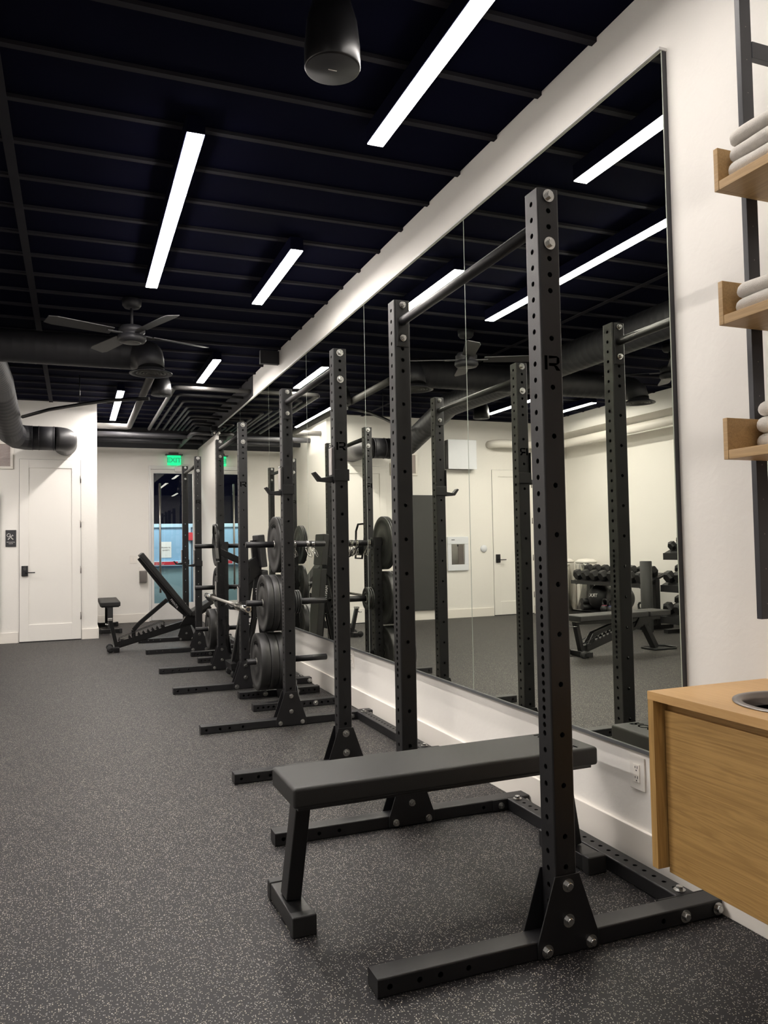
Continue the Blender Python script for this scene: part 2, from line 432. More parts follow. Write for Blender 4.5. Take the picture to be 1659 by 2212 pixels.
def frame(o, x, y):  # 4x4 with given origin, text x and y directions
    x = Vector(x).normalized(); y = Vector(y).normalized(); z = x.cross(y)
    m = Matrix((x, y, z)).transposed().to_4x4(); m.translation = Vector(o); return m
B = lambda a, b: MB().box(a, b)

# ------------------------------------------------------------------ the room
XW, XM, XL = 2.0, 1.975, -4.15
YB, YE, YN = 11.74, 13.95, -3.6
XC = 0.285              # corner of the service-room block
ZJ = 3.29
obj('floor', B((XL-.1, YN-.1, -.1), (XW+.1, YE+2.6, 0)), M['floor'], kind='structure')
ceil = obj('ceiling', B((XL-.1, YN-.1, 3.308), (XW+.1, YE+.1, 3.45)), M['deck'], kind='structure')
k = 0
yj = 3.44-0.411*17
while yj < 13.5:
    x0 = XL+.55; x1 = XW
    if yj > YB: x0 = XC+.01
    obj('joist', B((x0, yj-.017, ZJ), (x1, yj+.017, 3.308)), M['joist'], ceil)
    yj += 0.411
obj('strap', B((-.335, 0.5, ZJ-.004), (-.285, YB, ZJ-.0005)), M['joist'], ceil)
obj('wall_right', B((XW, YN, 0), (XW+.12, YE+.1, 3.6)), M['wall'], kind='structure')
obj('wall_left', B((XL-.12, YN, 0), (XL, YB, 3.6)), M['wall'], kind='structure')
obj('wall_near', B((XL-.12, YN-.12, 0), (XW+.12, YN, 3.6)), M['wall'], kind='structure')
obj('wall_service', B((XL-.12, YB, 0), (XC, YE+.1, 3.6)), M['wall'], kind='structure')
# far wall with the opening of the glazed door
DX0, DX1, DZ = 1.165, 1.99, 2.66
wb = MB().box((XC, YE, 0), (DX0, YE+.12, 3.6)).box((DX0, YE, DZ), (XW+.12, YE+.12, 3.6)).box((DX1, YE, 0), (XW+.12, YE+.12, DZ))
obj('wall_far', wb, M['wall'], kind='structure')
# black painted bands high on the walls
obj('trim_1', MB().box((XC, YE-.012, 2.955), (XW, YE, 3.308)), M['blackband'], kind='structure')
obj('trim_2', MB().prism([(XW-.008, 9.34, 3.062), (XW-.008, 11.7, 2.972), (XW-.008, YE-.012, 2.965), (XW-.008, YE-.012, 3.308), (XW-.008, 9.34, 3.308)], (1,0,0), .007), M['blackband'], kind='structure')
obj('trim_3', B((1.80, 8.02, 3.15), (1.999, 8.08, ZJ-.001)), M['blackband'], kind='structure')
obj('trim_4', B((XL, YN, 3.04), (-3.64, YB, 3.308)), M['wall'], kind='structure')
# baseboards
BH, BT = 0.143, 0.016
obj('baseboard_right', B((XW-BT, YN, 0), (XW, YE-.03, BH)), M['trimw'], kind='structure', bevel=.003)
bs = MB().box((XC-.002, YB-BT, 0), (0.082, YB, BH)).box((-.722, YB-BT, 0), (-2.62, YB, BH)).box((-3.42, YB-BT, 0), (XL, YB, BH))
obj('baseboard_service', bs, M['trimw'], kind='structure', bevel=.003)
obj('baseboard_far', B((XC, YE-BT, 0), (DX0-.02, YE, BH)), M['trimw'], kind='structure', bevel=.003)
obj('baseboard_corner', B((XC, YB-BT, 0), (XC+BT, YE-BT, BH)), M['trimw'], kind='structure', bevel=.003)
obj('baseboard_left', B((XL, YN, 0), (XL+BT, YB-BT, BH)), M['trimw'], kind='structure', bevel=.003)

# ------------------------------------------------------------------ doors of the service block
def flush_door(n, x0, x1, zt, hx, hinge_x):
    y = YB
    d = obj(n, MB().box((x0, y-.006, .012), (x1, y+.001, zt)), M['doorw'], kind='structure', bevel=.0015)
    m = MB()                                             # dark gap around the leaf
    g = .004
    for a, b in (((x0-g, y-.0015, 0), (x0, y, zt+g)), ((x1, y-.0015, 0), (x1+g, y, zt+g)), ((x0-g, y-.0015, zt), (x1+g, y, zt+g)), ((x0, y-.0015, 0), (x1, y, .012))):
        m.box(a, b)
    obj('door_gap', m, M['ink'], d)
    m = MB(); xi0, xi1, zi0, zi1 = x0+.115, x1-.115, .235, zt-.115     # shaker rails raised around a recessed panel
    t = .012
    m.box((x0, y-.006-t, .012), (xi0, y-.006, zt)).box((xi1, y-.006-t, .012), (x1, y-.006, zt))
    m.box((xi0, y-.006-t, zi1), (xi1, y-.006, zt)).box((xi0, y-.006-t, .012), (xi1, y-.006, zi0))
    obj('door_frame', m, M['doorw'], d, bevel=.0015)
    yy = y-.018
    for hz in (2.22, 1.60, .965, .33):
        obj('hinge', MB().lathe([(.007, -.05), (.007, .05)], (hinge_x, yy-.004, hz), n=10).box((hinge_x-.006, yy-.006, hz-.05), (hinge_x+.006, yy, hz+.05)), M['gunm'], d)
    lk = obj('door_lock', B((hx-.040, yy-.022, .895), (hx+.040, yy, 1.035)), M['black'], d, bevel=.004)
    s = 1 if hinge_x > hx else -1
    lv = MB().tube([(hx+.012*s, yy-.02, .943), (hx+.012*s, yy-.055, .943), (hx+.13*s, yy-.055, .943)], .008, 10)
    obj('lever_handle', lv, M['black'], lk)
    return d, lk, yy
d1, lk1, yy1 = flush_door('door_1', -.707, .070, 2.487, -.640, .070)
for i_, c_ in enumerate(('1 2 3', '4 5 6', '7 8 9')):
    text_mesh(c_, .016, frame((-.640, yy1-.0232, 1.02-.019*i_), (1,0,0), (0,0,1)), M['uhmw'], 'keypad_digits', lk1, .001)
flush_door('door_2', -3.41, -2.64, 2.47, -2.715, -3.41)

# ------------------------------------------------------------------ glazed exit door in the far wall
def exit_door():
    y = YE
    d = obj('door_3', MB().box((DX0, y-.01, 0), (DX0+.035, y+.09, DZ)).box((DX1-.035, y-.01, 0), (DX1, y+.09, DZ)).box((DX0+.0351, y-.01, DZ-.06), (DX1-.0351, y+.09, DZ)), M['alu'], kind='structure', bevel=.003)
    a, b = DX0+.04, DX1-.04
    leaf = MB().box((a, y, .02), (a+.045, y+.045, DZ-.065)).box((b-.045, y, .02), (b, y+.045, DZ-.065)).box((a+.0451, y, .02), (b-.0451, y+.045, .30)).box((a+.0451, y, 2.53), (b-.0451, y+.045, DZ-.065))
    obj('door_leaf', leaf, M['alu'], d, bevel=.003)
    obj('glass_pane', B((a+.045, y+.019, .30), (b-.045, y+.025, 2.53)), M['glass'], d)
    h = MB().tube([(1.345, y-.07, .485), (1.345, y-.07, 2.35)], .0165, 16)
    for z in (.65, 2.18): h.tube([(1.345, y-.07, z), (1.345, y+.01, z)], .009, 10)
    obj('door_handle', h, M['brushed'], d)
    c = MB().box((1.60, y-.06, 2.56), (1.85, y-.01, 2.64)); c.tube([(1.64, y-.05, 2.645), (1.72, y-.16, 2.67), (1.84, y-.05, 2.67)], .008, 8)
    obj('door_closer', c, M['alu'], d, bevel=.003)
    obj('threshold', B((DX0, y-.06, 0), (DX1, y+.1, .015)), M['gunm'], d)
exit_door()

# outside the door: a pale blue steel door with panic bar, brightened by an added light
YO = 15.35
def outside():
    t = thing('blue_gate', 'pale blue metal gate door with panic bar seen outside through the glass exit door', 'gate', (1.45, YO, 0))
    obj('gate_panel', B((.5, YO, 0), (2.6, YO+.05, 1.70)), M['blue'], t)
    obj('gate_rail', B((.5, YO-.03, 1.63), (2.6, YO, 1.70)), M['blue2'], t, bevel=.004)
    obj('floor_reflection_tint', B((.5, YO-.012, 0), (1.94, YO, .86)), M['teal'], t)  # floor reflection seen in the glass, painted as a teal sheet
    obj('gate_post', B((1.94, YO-.05, 0), (2.05, YO, 1.64)), M['blue2'], t, bevel=.004)
    pb = obj('panic_bar', B((.9, YO-.07, .90), (1.93, YO-.012, 1.00)), M['blue2'], t, bevel=.01)
    rl = obj('warning_label', B((1.12, YO-.072, .925), (1.80, YO-.0701, .985)), M['red'], pb)
    for i_, tx in enumerate(('PUSH TO OPEN', 'ALARM WILL SOUND')):
        text_mesh(tx, .026, frame((1.42, YO-.0735, .969-.028*i_), (1,0,0), (0,0,1)), M['signw'], 'label_text', pb, .001)
    obj('alarm_box', B((2.0, YO-.10, 1.38), (2.08, YO-.05, 1.53)), M['red'], t, bevel=.004)
    p = obj('paper_sign', B((1.49, YO-.006, 1.06), (1.69, YO-.001, 1.36)), M['paper'])
    tag(p, 'white paper sign reading Access to upstairs on the blue gate', 'sign'); origin(p, (1.59, YO, 1.06))
    for tx, z, s_ in (('Access to', 1.255, .042), ('upstairs', 1.205, .042), ('Members only', 1.11, .016)):
        if s_ < .02: tx = '--------'
        text_mesh(tx, s_, frame((1.59, YO-.0075, z), (1,0,0), (0,0,1)), M['ink'], 'lettering', p, .001)
    obj('wall_outside', MB().box((.2, YO+.6, 0), (3.2, YO+.7, 3.0)), M['deck'], kind='structure')
    ld = bpy.data.lights.new('added_gate_light', 'AREA'); ld.energy = 85; ld.size = .5; ld.color = (1, .97, .92)  # unseen light without a fixture, added to brighten the blue gate
    lo = bpy.data.objects.new('added_gate_light', ld); COL.objects.link(lo); lo.location = (1.5, YE+.5, 2.95); lo.rotation_euler = (math.radians(-22), 0, 0)
    tag(lo, 'added unseen light on the outer side of the glass exit door', 'lamp')
outside()

# ------------------------------------------------------------------ mirrors
seams = [2.203, 3.764, 5.358, 6.914, 8.426, 10.023, 11.656]
MZ0, MZ1 = 0.456, 3.008
ordn = ['nearest the towel shelves', 'second from the towel shelves', 'third from the towel shelves', 'fourth from the towel shelves', 'second from the far end of the mirror row', 'farthest, narrow looking, beside the exit door corner']
for i in range(6):
    a, b = seams[i]+.002, seams[i+1]-.002
    t = thing('mirror_panel', 'tall frameless wall mirror panel, ' + ordn[i], 'mirror', (XM, (a+b)/2, MZ0), 'wall mirror panels')
    obj('mirror_backing', B((XM+.003, a+.001, MZ0+.001), (XW-.001, b-.001, MZ1-.001)), M['mirback'], t)
    obj('glass_edge', B((XM+.0004, a, MZ0), (XM+.003, b, MZ1)), M['mgreen'], t)
    obj('mirror_face', MB().add([(XM, a+.0015, MZ0+.001), (XM, b-.0015, MZ0+.001), (XM, b-.0015, MZ1-.0015), (XM, a+.0015, MZ1-.0015)], [(3,2,1,0)]), M['mirror'], t)
obj('trim_6', B((XM-.009, seams[0], MZ1+.0005), (XW, seams[-1], MZ1+.011)), M['alu'], kind='structure')
obj('trim_5', B((XM-.006, seams[0], MZ0-.014), (XW, seams[-1], MZ0-.001)), M['chan'], kind='structure')

# ------------------------------------------------------------------ ceiling lamps (each strength tuned by hand to balance the brightness)
LM = {}
def lamp_mat(p):
    if p not in LM: LM[p] = mat('lamp_diffuser_%d' % round(p*100), (0.9, 0.9, 0.88), 0.5, var=0.0, emit=LAMP_COL, estr=LAMP*p)
    return LM[p]
def lamp_bar(x, y0, y1, label, power=1.0):
    t = thing('linear_lamp', label, 'ceiling lamp', (x, (y0+y1)/2, 3.2), 'linear ceiling lamps')
    obj('lamp_housing', B((x-.044, y0, 3.2025), (x+.044, y1, 3.288)), M['deck'], t)
    obj('lamp_diffuser', B((x-.040, y0+.002, 3.1975), (x+.040, y1-.002, 3.2024)), lamp_mat(power), t)
lamp_bar(1.375, 1.10, 3.53, 'long glowing ceiling lamp nearest the camera at the top edge', 0.36)
lamp_bar(0.535, 3.71, 6.06, 'long glowing ceiling lamp left of centre, in front of the fan', 1.25)
lamp_bar(1.372, 4.985, 6.22, 'short glowing ceiling lamp near the mirror wall, right of the long one', 1.15)
lamp_bar(1.385, 8.22, 9.435, 'short glowing ceiling lamp right of the hanging round diffuser', 1.2)
lamp_bar(0.53, 10.21, 12.57, 'glowing ceiling lamp farthest back, above the recess before the exit door', 1.45)
lamp_bar(-1.95, 9.32, 10.55, 'glowing ceiling lamp seen only in the mirror, near the pipe outlet', 1.2)
lamp_bar(-2.93, 9.25, 10.45, 'glowing ceiling lamp seen only in the mirror, close to the left wall', 1.4)
lamp_bar(-1.95, 2.5, 4.9, 'added long ceiling lamp, unseen, over the open floor left of the racks', 2.1)  # out of view, added to light the racks from the left
lamp_bar(0.535, -2.6, -.2, 'added long ceiling lamp, unseen, behind the viewpoint', 0.35)  # unseen fill added behind the camera
lamp_bar(-1.95, -2.4, -.0, 'added long ceiling lamp, unseen, behind the viewpoint on the left side', 0.5)  # unseen fill added behind the camera, left half of the room
lamp_bar(-2.93, 4.0, 5.2, 'added short ceiling lamp, unseen, over the left wall side of the floor', 1.8)  # out of view, added to brighten left-facing surfaces

# ------------------------------------------------------------------ ducts, pipes, speakers, diffusers
def arc(c, r, u, v, a0, a1, n):
    c = Vector(c); u = Vector(u); v = Vector(v)
    return [c+u*r*math.cos(a0+(a1-a0)*i/n)+v*r*math.sin(a0+(a1-a0)*i/n) for i in range(n+1)]
def ribbed(p, q, r, step=.09, rib=.0015):
    p = Vector(p); q = Vector(q); L = (q-p).length; n = int(L/step); pts = []; R = []
    for i in range(n):
        a = p.lerp(q, i/n); b = p.lerp(q, (i+.8)/n); c = p.lerp(q, (i+.9)/n)
        pts += [a, b, c]; R += [r, r, r+rib]
    pts.append(q); R.append(r)
    return pts, R
def main_duct():
    t = thing('spiral_duct', 'large black spiral duct along the ceiling turning into the service wall', 'duct', (-.79, 7.7, 3.12))
    pts, R = ribbed((-.79, 1.2, 3.12), (-.79, 9.55, 3.12), .155)
    pts2, R2 = ribbed((-.79, 9.75, 3.07), (-.77, 10.75, 2.80), .155)
    m = MB().tube(pts+pts2[1:], R+R2[1:], 28)
    obj('duct_run', m, M['duct'], t)
    # gored elbow turning towards +x
    e = [(-.77, 10.75, 2.80), (-.76, 10.93, 2.745), (-.70, 11.07, 2.712), (-.60, 11.13, 2.705), (-.53, 11.14, 2.705)]
    obj('duct_elbow', MB().tube(e, .158, 28, smooth=False), M['duct'], t)
    obj('duct_sleeve', MB().tube([(-.53, 11.14, 2.705), (-.25, 11.14, 2.705)], .155, 28), M['duct'], t)
    for x in (-.52, -.44, -.26): obj('duct_joint', MB().tube([(x-.004, 11.14, 2.705), (x+.004, 11.14, 2.705)], .160, 28), M['duct'], t)
    e2 = arc((-.25, 11.26, 2.705), .12, (0,-1,0), (1,0,0), 0, PI/2, 6) + [Vector((-.13, YB-.001, 2.705))]
    obj('wall_elbow', MB().tube(e2, .155, 28), M['pipe'], t)
    # the branch across the ceiling with two round diffusers
    pts, R = ribbed((-.79+.1, 7.75, 3.09), (.50, 7.75, 3.09), .15)
    obj('branch_duct', MB().tube(pts, R, 28), M['duct'], t)
    pts, R = ribbed((-.79-.1, 7.75, 3.09), (-2.07, 7.75, 3.09), .15)
    obj('branch_duct', MB().tube(pts, R, 28), M['duct'], t)
    for x, s in ((.50, 1), (-2.07, -1)):
        e = [(x, 7.75, 3.09), (x+.09*s, 7.70, 3.07), (x+.14*s, 7.56, 3.03), (x+.15*s, 7.48, 2.98), (x+.15*s, 7.45, 2.885)]
        obj('drop_elbow', MB().tube(e, [.15, .145, .135, .12, .12], 28), M['duct'], t)
        cx = x+.15*s; m = MB()
        m.lathe([(.12, .03), (.125, .018), (.19, -.010), (.192, -.018), (.155, -.012), (.150, 0.0), (.12, .010)], (cx, 7.45, 2.86), n=36, caps=False)
        rd = obj('round_diffuser', m, M['duct'], t)
        for r in (.122, .092, .062, .032):
            obj('diffuser_cone', MB().lathe([(r-.012, .016), (r+.012, -.016), (r+.008, -.018), (r-.016, .014), (r-.012, .016)], (cx, 7.45, 2.86), n=32, caps=False), M['pipel'], rd)
        obj('diffuser_throat', MB().lathe([(.119, .03), (0, .03)], (cx, 7.45, 2.86), n=24, caps=False), M['black'], rd)
main_duct()
def pipe(name, label, pts, r, mt, cat='pipe', group=None, n=12):
    o = obj(name, MB().tube(pts, r, n), mt); tag(o, label, cat, group); origin(o, pts[0]); return o
pipe('ceiling_pipe', 'light grey pipe running under the ceiling towards the far wall and turning left', [(.735, 7.9, 3.03), (.735, 11.98, 3.03), (.70, 12.03, 3.03), (XC, 12.03, 3.03)], .042, M['pipel'])
pos = ['first', 'second', 'third', 'fourth', 'fifth', 'sixth', 'seventh', 'eighth', 'ninth']
for i, (x, y) in enumerate([(1.088, 9.44), (1.19, 9.86), (1.30, 10.30), (1.40, 10.67), (1.46, 10.93), (1.53, 11.41), (1.595, 11.65), (1.67, 12.05), (1.74, 12.32)]):
    pipe('conduit', 'dark bent conduit, %s from the left in the nested set under the ceiling' % pos[i],
         [(1.985, y, 3.13), (x+.06, y, 3.13), (x+.018, y+.018, 3.13), (x, y+.06, 3.13), (x, 12.86, 3.13)], .018 if i else .026, M['pipel'] if i == 0 else M['pipe'], 'pipe', 'nested conduits under the far ceiling', 10)
pipe('drain_pipe', 'thick dark pipe crossing the far ceiling from side to side', [(XC, 12.66, 3.0), (1.55, 12.66, 3.0), (1.99, 12.60, 3.0)], .042, M['duct'])
pipe('drain_pipe', 'second dark pipe crossing the far ceiling, closer to the far wall', [(XC, 13.3, 3.0), (1.985, 13.3, 3.0)], .04, M['duct'])
pipe('elbow_pipe', 'dark pipe dropping diagonally at the far right corner of the ceiling', [(1.985, 12.15, 2.99), (1.72, 12.15, 2.99), (1.67, 12.22, 2.99), (1.67, 13.93, 2.99)], .034, M['pipe'])
pipe('white_pipe', 'white insulated pipe leaving the service wall and following the left wall', [(-2.60, YB-.001, 2.90), (-2.62, YB-.12, 2.90), (-2.72, YB-.2, 2.90), (-3.55, YB-.2, 2.90), (-3.78, YB-.3, 2.90), (-3.82, YB-.5, 2.90), (-3.82, YN+.1, 2.90)], .068, M['trimw'], n=20)
pipe('black_hose', 'thin black hose sagging from the duct elbow to the far speaker', [(-.62, 10.85, 2.93), (-.3, 10.3, 2.945), (0.05, 9.9, 2.955), (.35, 9.6, 2.965), (.60, 9.36, 2.950), (.785, 9.25, 2.945)], .021, M['black'])
def dome():
    t = thing('security_camera', 'small black security camera under the ceiling in the far right corner', 'camera', (1.93, 11.9, 2.97))
    obj('camera_mount', B((1.90, 11.86, 2.99), (1.985, 11.94, 3.06)), M['black'], t, bevel=.004)
    obj('camera_body', MB().tube([(1.94, 11.93, 2.965), (1.94, 11.82, 2.95)], .030, 18), M['black'], t)
    obj('camera_lens', MB().tube([(1.94, 11.8195, 2.95), (1.94, 11.814, 2.9495)], .018, 16), M['chrome'], t)
dome()
def rodh(): pipe('hanger_rod', 'thin threaded rod holding the black hose up to the ceiling', [(.05, 9.9, 2.965), (.05, 9.9, 3.308)], .006, M['black'], 'rod', n=8)
rodh()
def speaker(x, y, z, r, h, label):
    t = thing('pendant_speaker', label, 'speaker', (x, y, z), 'pendant speakers')
    prof = [(r*.97, 0), (r, .006), (r*.99, h*.3), (r*.90, h*.62), (r*.70, h*.88), (r*.40, h), (0, h)]
    obj('speaker_body', MB().lathe([(0, 0)]+prof, (x, y, z), n=40), M['speaker'], t)
    obj('speaker_grille', MB().lathe([(0, -.002), (r*.93, -.002), (r*.95, .003)], (x, y, z), n=40), M['grille'], t)
    obj('speaker_badge', B((x-.016, y-.002, z-.0035), (x+.016, y+.002, z-.002)), M['signw'], t)
    obj('speaker_cable', MB().tube([(x-.3*r, y, z+h*.9), (x-.35*r, y, z+h+.08), (x-.3*r, y, 3.308)], .005, 6), M['black'], t)
speaker(.905, 9.10, 2.96, .112, .24, 'black bell shaped speaker hanging beyond the round diffuser')
speaker(.872, 2.65, 2.965, .102, .28, 'large black cylindrical speaker hanging at the top beside the near lamp')
speaker(-1.30, 9.6, 2.96, .112, .24, 'black bell shaped speaker seen only in the mirror')
# ceiling fans
def fan(x, y, label, rot):
    t = thing('ceiling_fan', label, 'ceiling fan', (x, y, 2.93), 'ceiling fans')
    obj('canopy', MB().lathe([(.02, 3.215), (.06, 3.22), (.075, 3.24), (.078, 3.289)], (x, y, 0), n=28), M['duct'], t)
    obj('downrod', MB().tube([(x, y, 3.05), (x, y, 3.23)], .012, 12), M['duct'], t)
    obj('motor_housing', MB().lathe([(.03, 3.08), (.085, 3.065), (.105, 3.04), (.105, 3.015), (.09, 3.005), (.09, 2.99), (.112, 2.985), (.115, 2.955), (.10, 2.935), (.03, 2.93), (0, 2.93)], (x, y, 0), n=36), M['duct'], t)
    obj('light_cap', MB().lathe([(0, 2.926), (.06, 2.926), (.075, 2.930)], (x, y, 0), n=32), M['pipel'], t)
    for i in range(4):
        a = rot+i*PI/2; u = Vector((math.cos(a), math.sin(a), 0)); v = Vector((-u.y, u.x, 0)); c = Vector((x, y, 3.0))
        m = MB(); N_ = 8; vs = []
        tilt = math.radians(12)
        for j in range(N_+1):
            s_ = .17+(.69-.17)*j/N_; hw = .055+.016*j/N_
            if j == N_: hw *= .75
            for sd in (-1, 1):
                for th in (0, .006):
                    vs.append(c+u*s_+v*hw*sd*math.cos(tilt)+Vector((0,0,1))*(hw*sd*math.sin(tilt)+th))
        fs = []
        for j in range(N_):
            p = j*4; q = p+4
            fs += [(p, q, q+2, p+2), (p+1, p+3, q+3, q+1), (p, p+1, q+1, q), (p+2, q+2, q+3, p+3)]
        fs += [(0, 2, 3, 1), (N_*4, N_*4+1, N_*4+3, N_*4+2)]
        m.add(vs, fs)
        obj('fan_blade', m, M['pipe'], t)
        obj('blade_arm', MB().beam(c+u*.08, c+u*.21, .035, .008), M['duct'], t)
fan(.435, 6.70, 'black four bladed ceiling fan left of the racks', math.radians(22))
fan(-1.90, 6.55, 'black ceiling fan seen only at the right edge of the mirror', math.radians(35))

# ------------------------------------------------------------------ wall items
def exit_sign():
    t = thing('exit_sign', 'glowing green edge lit EXIT sign above the glass door', 'sign', (1.58, YE-.05, 2.84))
    obj('sign_mount', MB().box((1.44, YE-.11, 2.835), (1.73, YE-.012, 2.853)).box((1.50, YE-.08, 2.853), (1.66, YE-.012, 2.885)), M['pipel'], t, bevel=.003)
    obj('sign_panel', B((1.472, YE-.068, 2.665), (1.70, YE-.062, 2.835)), M['green'], t)
    text_mesh('EXIT', .118, frame((1.585, YE-.070, 2.75), (1,0,0), (0,0,1)), M['green2'], 'sign_letters', t, .003, bold=.0035)
exit_sign()
def room_sign():
    t = thing('room_sign', 'black service room sign with white crossed tools icon beside the white door', 'sign', (-.812, YB-.005, 1.41))
    obj('sign_plate', B((-.878, YB-.008, 1.296), (-.747, YB, 1.523)), M['ink'], t, bevel=.001)
    yy = YB-.010
    g = MB()
    c = Vector((-.838, yy, 1.452))
    ring = [c+Vector((math.cos(a)*.020, 0, math.sin(a)*.020)) for a in [2*PI*i/16 for i in range(16)]]
    g.tube(ring, .0022, 6, closed=True)
    for i in range(8):
        a = 2*PI*i/8; d = Vector((math.cos(a), 0, math.sin(a))); g.beam(c+d*.021, c+d*.027, .006, .003, (0,1,0))
    g.beam((-.832, yy, 1.448), (-.785, yy, 1.402), .006, .003, (0,1,0)); g.beam((-.806, yy, 1.418), (-.783, yy, 1.396), .013, .003, (0,1,0))
    g.beam((-.845, yy, 1.398), (-.790, yy, 1.452), .006, .003, (0,1,0)); g.beam((-.848, yy, 1.395), (-.828, yy, 1.414), .012, .003, (0,1,0))
    g.beam((-.796, yy, 1.448), (-.790, yy, 1.462), .004, .003, (0,1,0)); g.beam((-.790, yy, 1.442), (-.778, yy, 1.448), .004, .003, (0,1,0))
    obj('tool_icon', g, M['signw'], t)
    text_mesh('MECHANICAL', .0165, frame((-.8125, yy, 1.358), (1,0,0), (0,0,1)), M['signw'], 'sign_text', t, .001)
    text_mesh('ROOM', .0165, frame((-.8125, yy, 1.338), (1,0,0), (0,0,1)), M['signw'], 'sign_text', t, .001)
room_sign()
def vent(x0, x1, z0, z1):
    t = thing('air_vent', 'framed return air vent high on the service wall left of the door', 'vent', ((x0+x1)/2, YB, z0))
    m = MB(); f = .035
    m.box((x0, YB-.02, z0), (x1, YB, z0+f)).box((x0, YB-.02, z1-f), (x1, YB, z1)).box((x0, YB-.02, z0+f), (x0+f, YB, z1-f)).box((x1-f, YB-.02, z0+f), (x1, YB, z1-f))
    obj('vent_frame', m, M['trimw'], t, bevel=.004)
    m = MB(); m.box((x0+f, YB-.004, z0+f), (x1-f, YB, z1-f))
    for i in range(1, 14):
        z = z0+f+(z1-z0-2*f)*i/14; m.box((x0+f, YB-.009, z-.002), (x1-f, YB-.004, z+.002))
    obj('vent_mesh', m, M['mesh'], t)
vent(-1.26, -.785, 2.35, 2.72)
def plate_item(name, label, cat, x0, x1, z0, z1, ywall, toggles):
    t = thing(name, label, cat, ((x0+x1)/2, ywall, z0))
    obj('cover_plate', B((x0, ywall-.008, z0), (x1, ywall, z1)), M['white'], t, bevel=.002)
    w_ = (x1-x0)/toggles
    for i in range(toggles):
        c = x0+w_*(i+.5); obj('rocker', B((c-.017, ywall-.012, (z0+z1)/2-.034), (c+.017, ywall-.008, (z0+z1)/2+.034)), M['trimw'], t, bevel=.001)
plate_item('light_switch', 'white double light switch on the far wall left of the glass door', 'switch', .852, .968, .995, 1.125, YE, 2)
def outlet(y0, y1, z0, z1, label):
    x = XW; t = thing('wall_outlet', label, 'power outlet', (x, (y0+y1)/2, z0), 'outlets below the mirrors')
    obj('cover_plate', B((x-.007, y0, z0), (x, y1, z1)), M['white'], t, bevel=.002)
    yc = (y0+y1)/2; zc = (z0+z1)/2
    obj('socket_face', B((x-.010, yc-.017, zc-.034), (x-.007, yc+.017, zc+.034)), M['trimw'], t, bevel=.001)
    m = MB()
    for s_ in (-1, 1):
        zz = zc+s_*.019
        m.box((x-.0106, yc-.008, zz-.001), (x-.010, yc-.005, zz+.009)).box((x-.0106, yc+.005, zz-.001), (x-.010, yc+.008, zz+.007)).box((x-.0106, yc-.0025, zz-.011), (x-.010, yc+.0025, zz-.006))
    obj('socket_slots', m, M['ink'], t)
outlet(2.44, 2.525, .287, .413, 'white power outlet below the mirror beside the wooden cabinet')
outlet(5.775, 5.86, .295, .42, 'small white power outlet below the mirror behind the second rack')
def dispenser():
    t = thing('soap_dispenser', 'grey wall mounted dispenser left of the glass door', 'dispenser', (1.065, YE, .665))
    obj('dispenser_back', B((1.0, YE-.02, .665), (1.13, YE, .93)), M['white'], t, bevel=.006)
    obj('dispenser_cover', B((1.003, YE-.10, .668), (1.127, YE-.02, .868)), M['gunm'], t, bevel=.012)
dispenser()
# seen in the mirror: service wall, left part
def tv():
    t = thing('wall_display', 'white faced square box with black sides, high on the service wall in the mirror', 'cabinet', (-2.06, YB, 2.46))
    obj('display_body', B((-2.275, YB-.130, 2.465), (-1.762, YB-.001, 2.945)), M['black'], t, bevel=.005)
    obj('display_front', B((-2.285, YB-.145, 2.46), (-1.762, YB-.1302, 2.95)), M['whitec'], t, bevel=.003)
tv()
def fountain():
    x0, x1, z0, z1 = -2.155, -1.77, .782, 1.342
    t = thing('bottle_filler', 'recessed steel bottle filler with white frame on the service wall, seen in the mirror', 'water dispenser', ((x0+x1)/2, YB, z0))
    m = MB(); f = .07; y = YB
    m.box((x0, y-.03, z0), (x1, y, z0+f+.03)).box((x0, y-.03, z1-f-.05), (x1, y, z1)).box((x0, y-.03, z0+f+.0302), (x0+f, y, z1-f-.0502)).box((x1-f, y-.03, z0+f+.0302), (x1, y, z1-f-.0502))
    obj('frame', m, M['whitec'], t, bevel=.004)
    obj('niche', MB().box((x0+f, y-.012, z0+f+.03), (x1-f, y-.002, z1-f-.05)), M['chrome'], t)
    obj('drain_screen', B((x0+f+.02, y-.02, z0+f+.03), (x0+f+.12, y-.012, z1-f-.06)), M['gunm'], t)
    obj('spout', MB().tube([((x0+x1)/2, y-.02, z1-f-.055), ((x0+x1)/2, y-.02, z1-f-.09)], .008, 10), M['black'], t)
    obj('status_panel', B((x1-.13, y-.0315, z1-.055), (x1-.07, y-.03, z1-.045)), M['ink'], t)
fountain()
o = obj('wall_disc', MB().lathe([(0, -.022), (.055, -.022), (.06, -.015), (.06, 0)], (-2.455, YB, 1.137), 'y', 28), M['whitec'])
tag(o, 'round white disc on the service wall between bottle filler and door, seen in the mirror', 'wall button'); origin(o, (-2.455, YB, 1.137))
t = thing('wall_board', 'large dark grey board hanging on the service wall, seen in the mirror', 'board', (-1.3, YB, .16))
obj('board_face', B((-1.66, YB-.05, .16), (-.96, YB-.018, 2.03)), M['greyd'], t, bevel=.004)
obj('board_cleat', B((-1.6, YB-.018, 1.7), (-1.0, YB, 1.78)), M['black'], t)

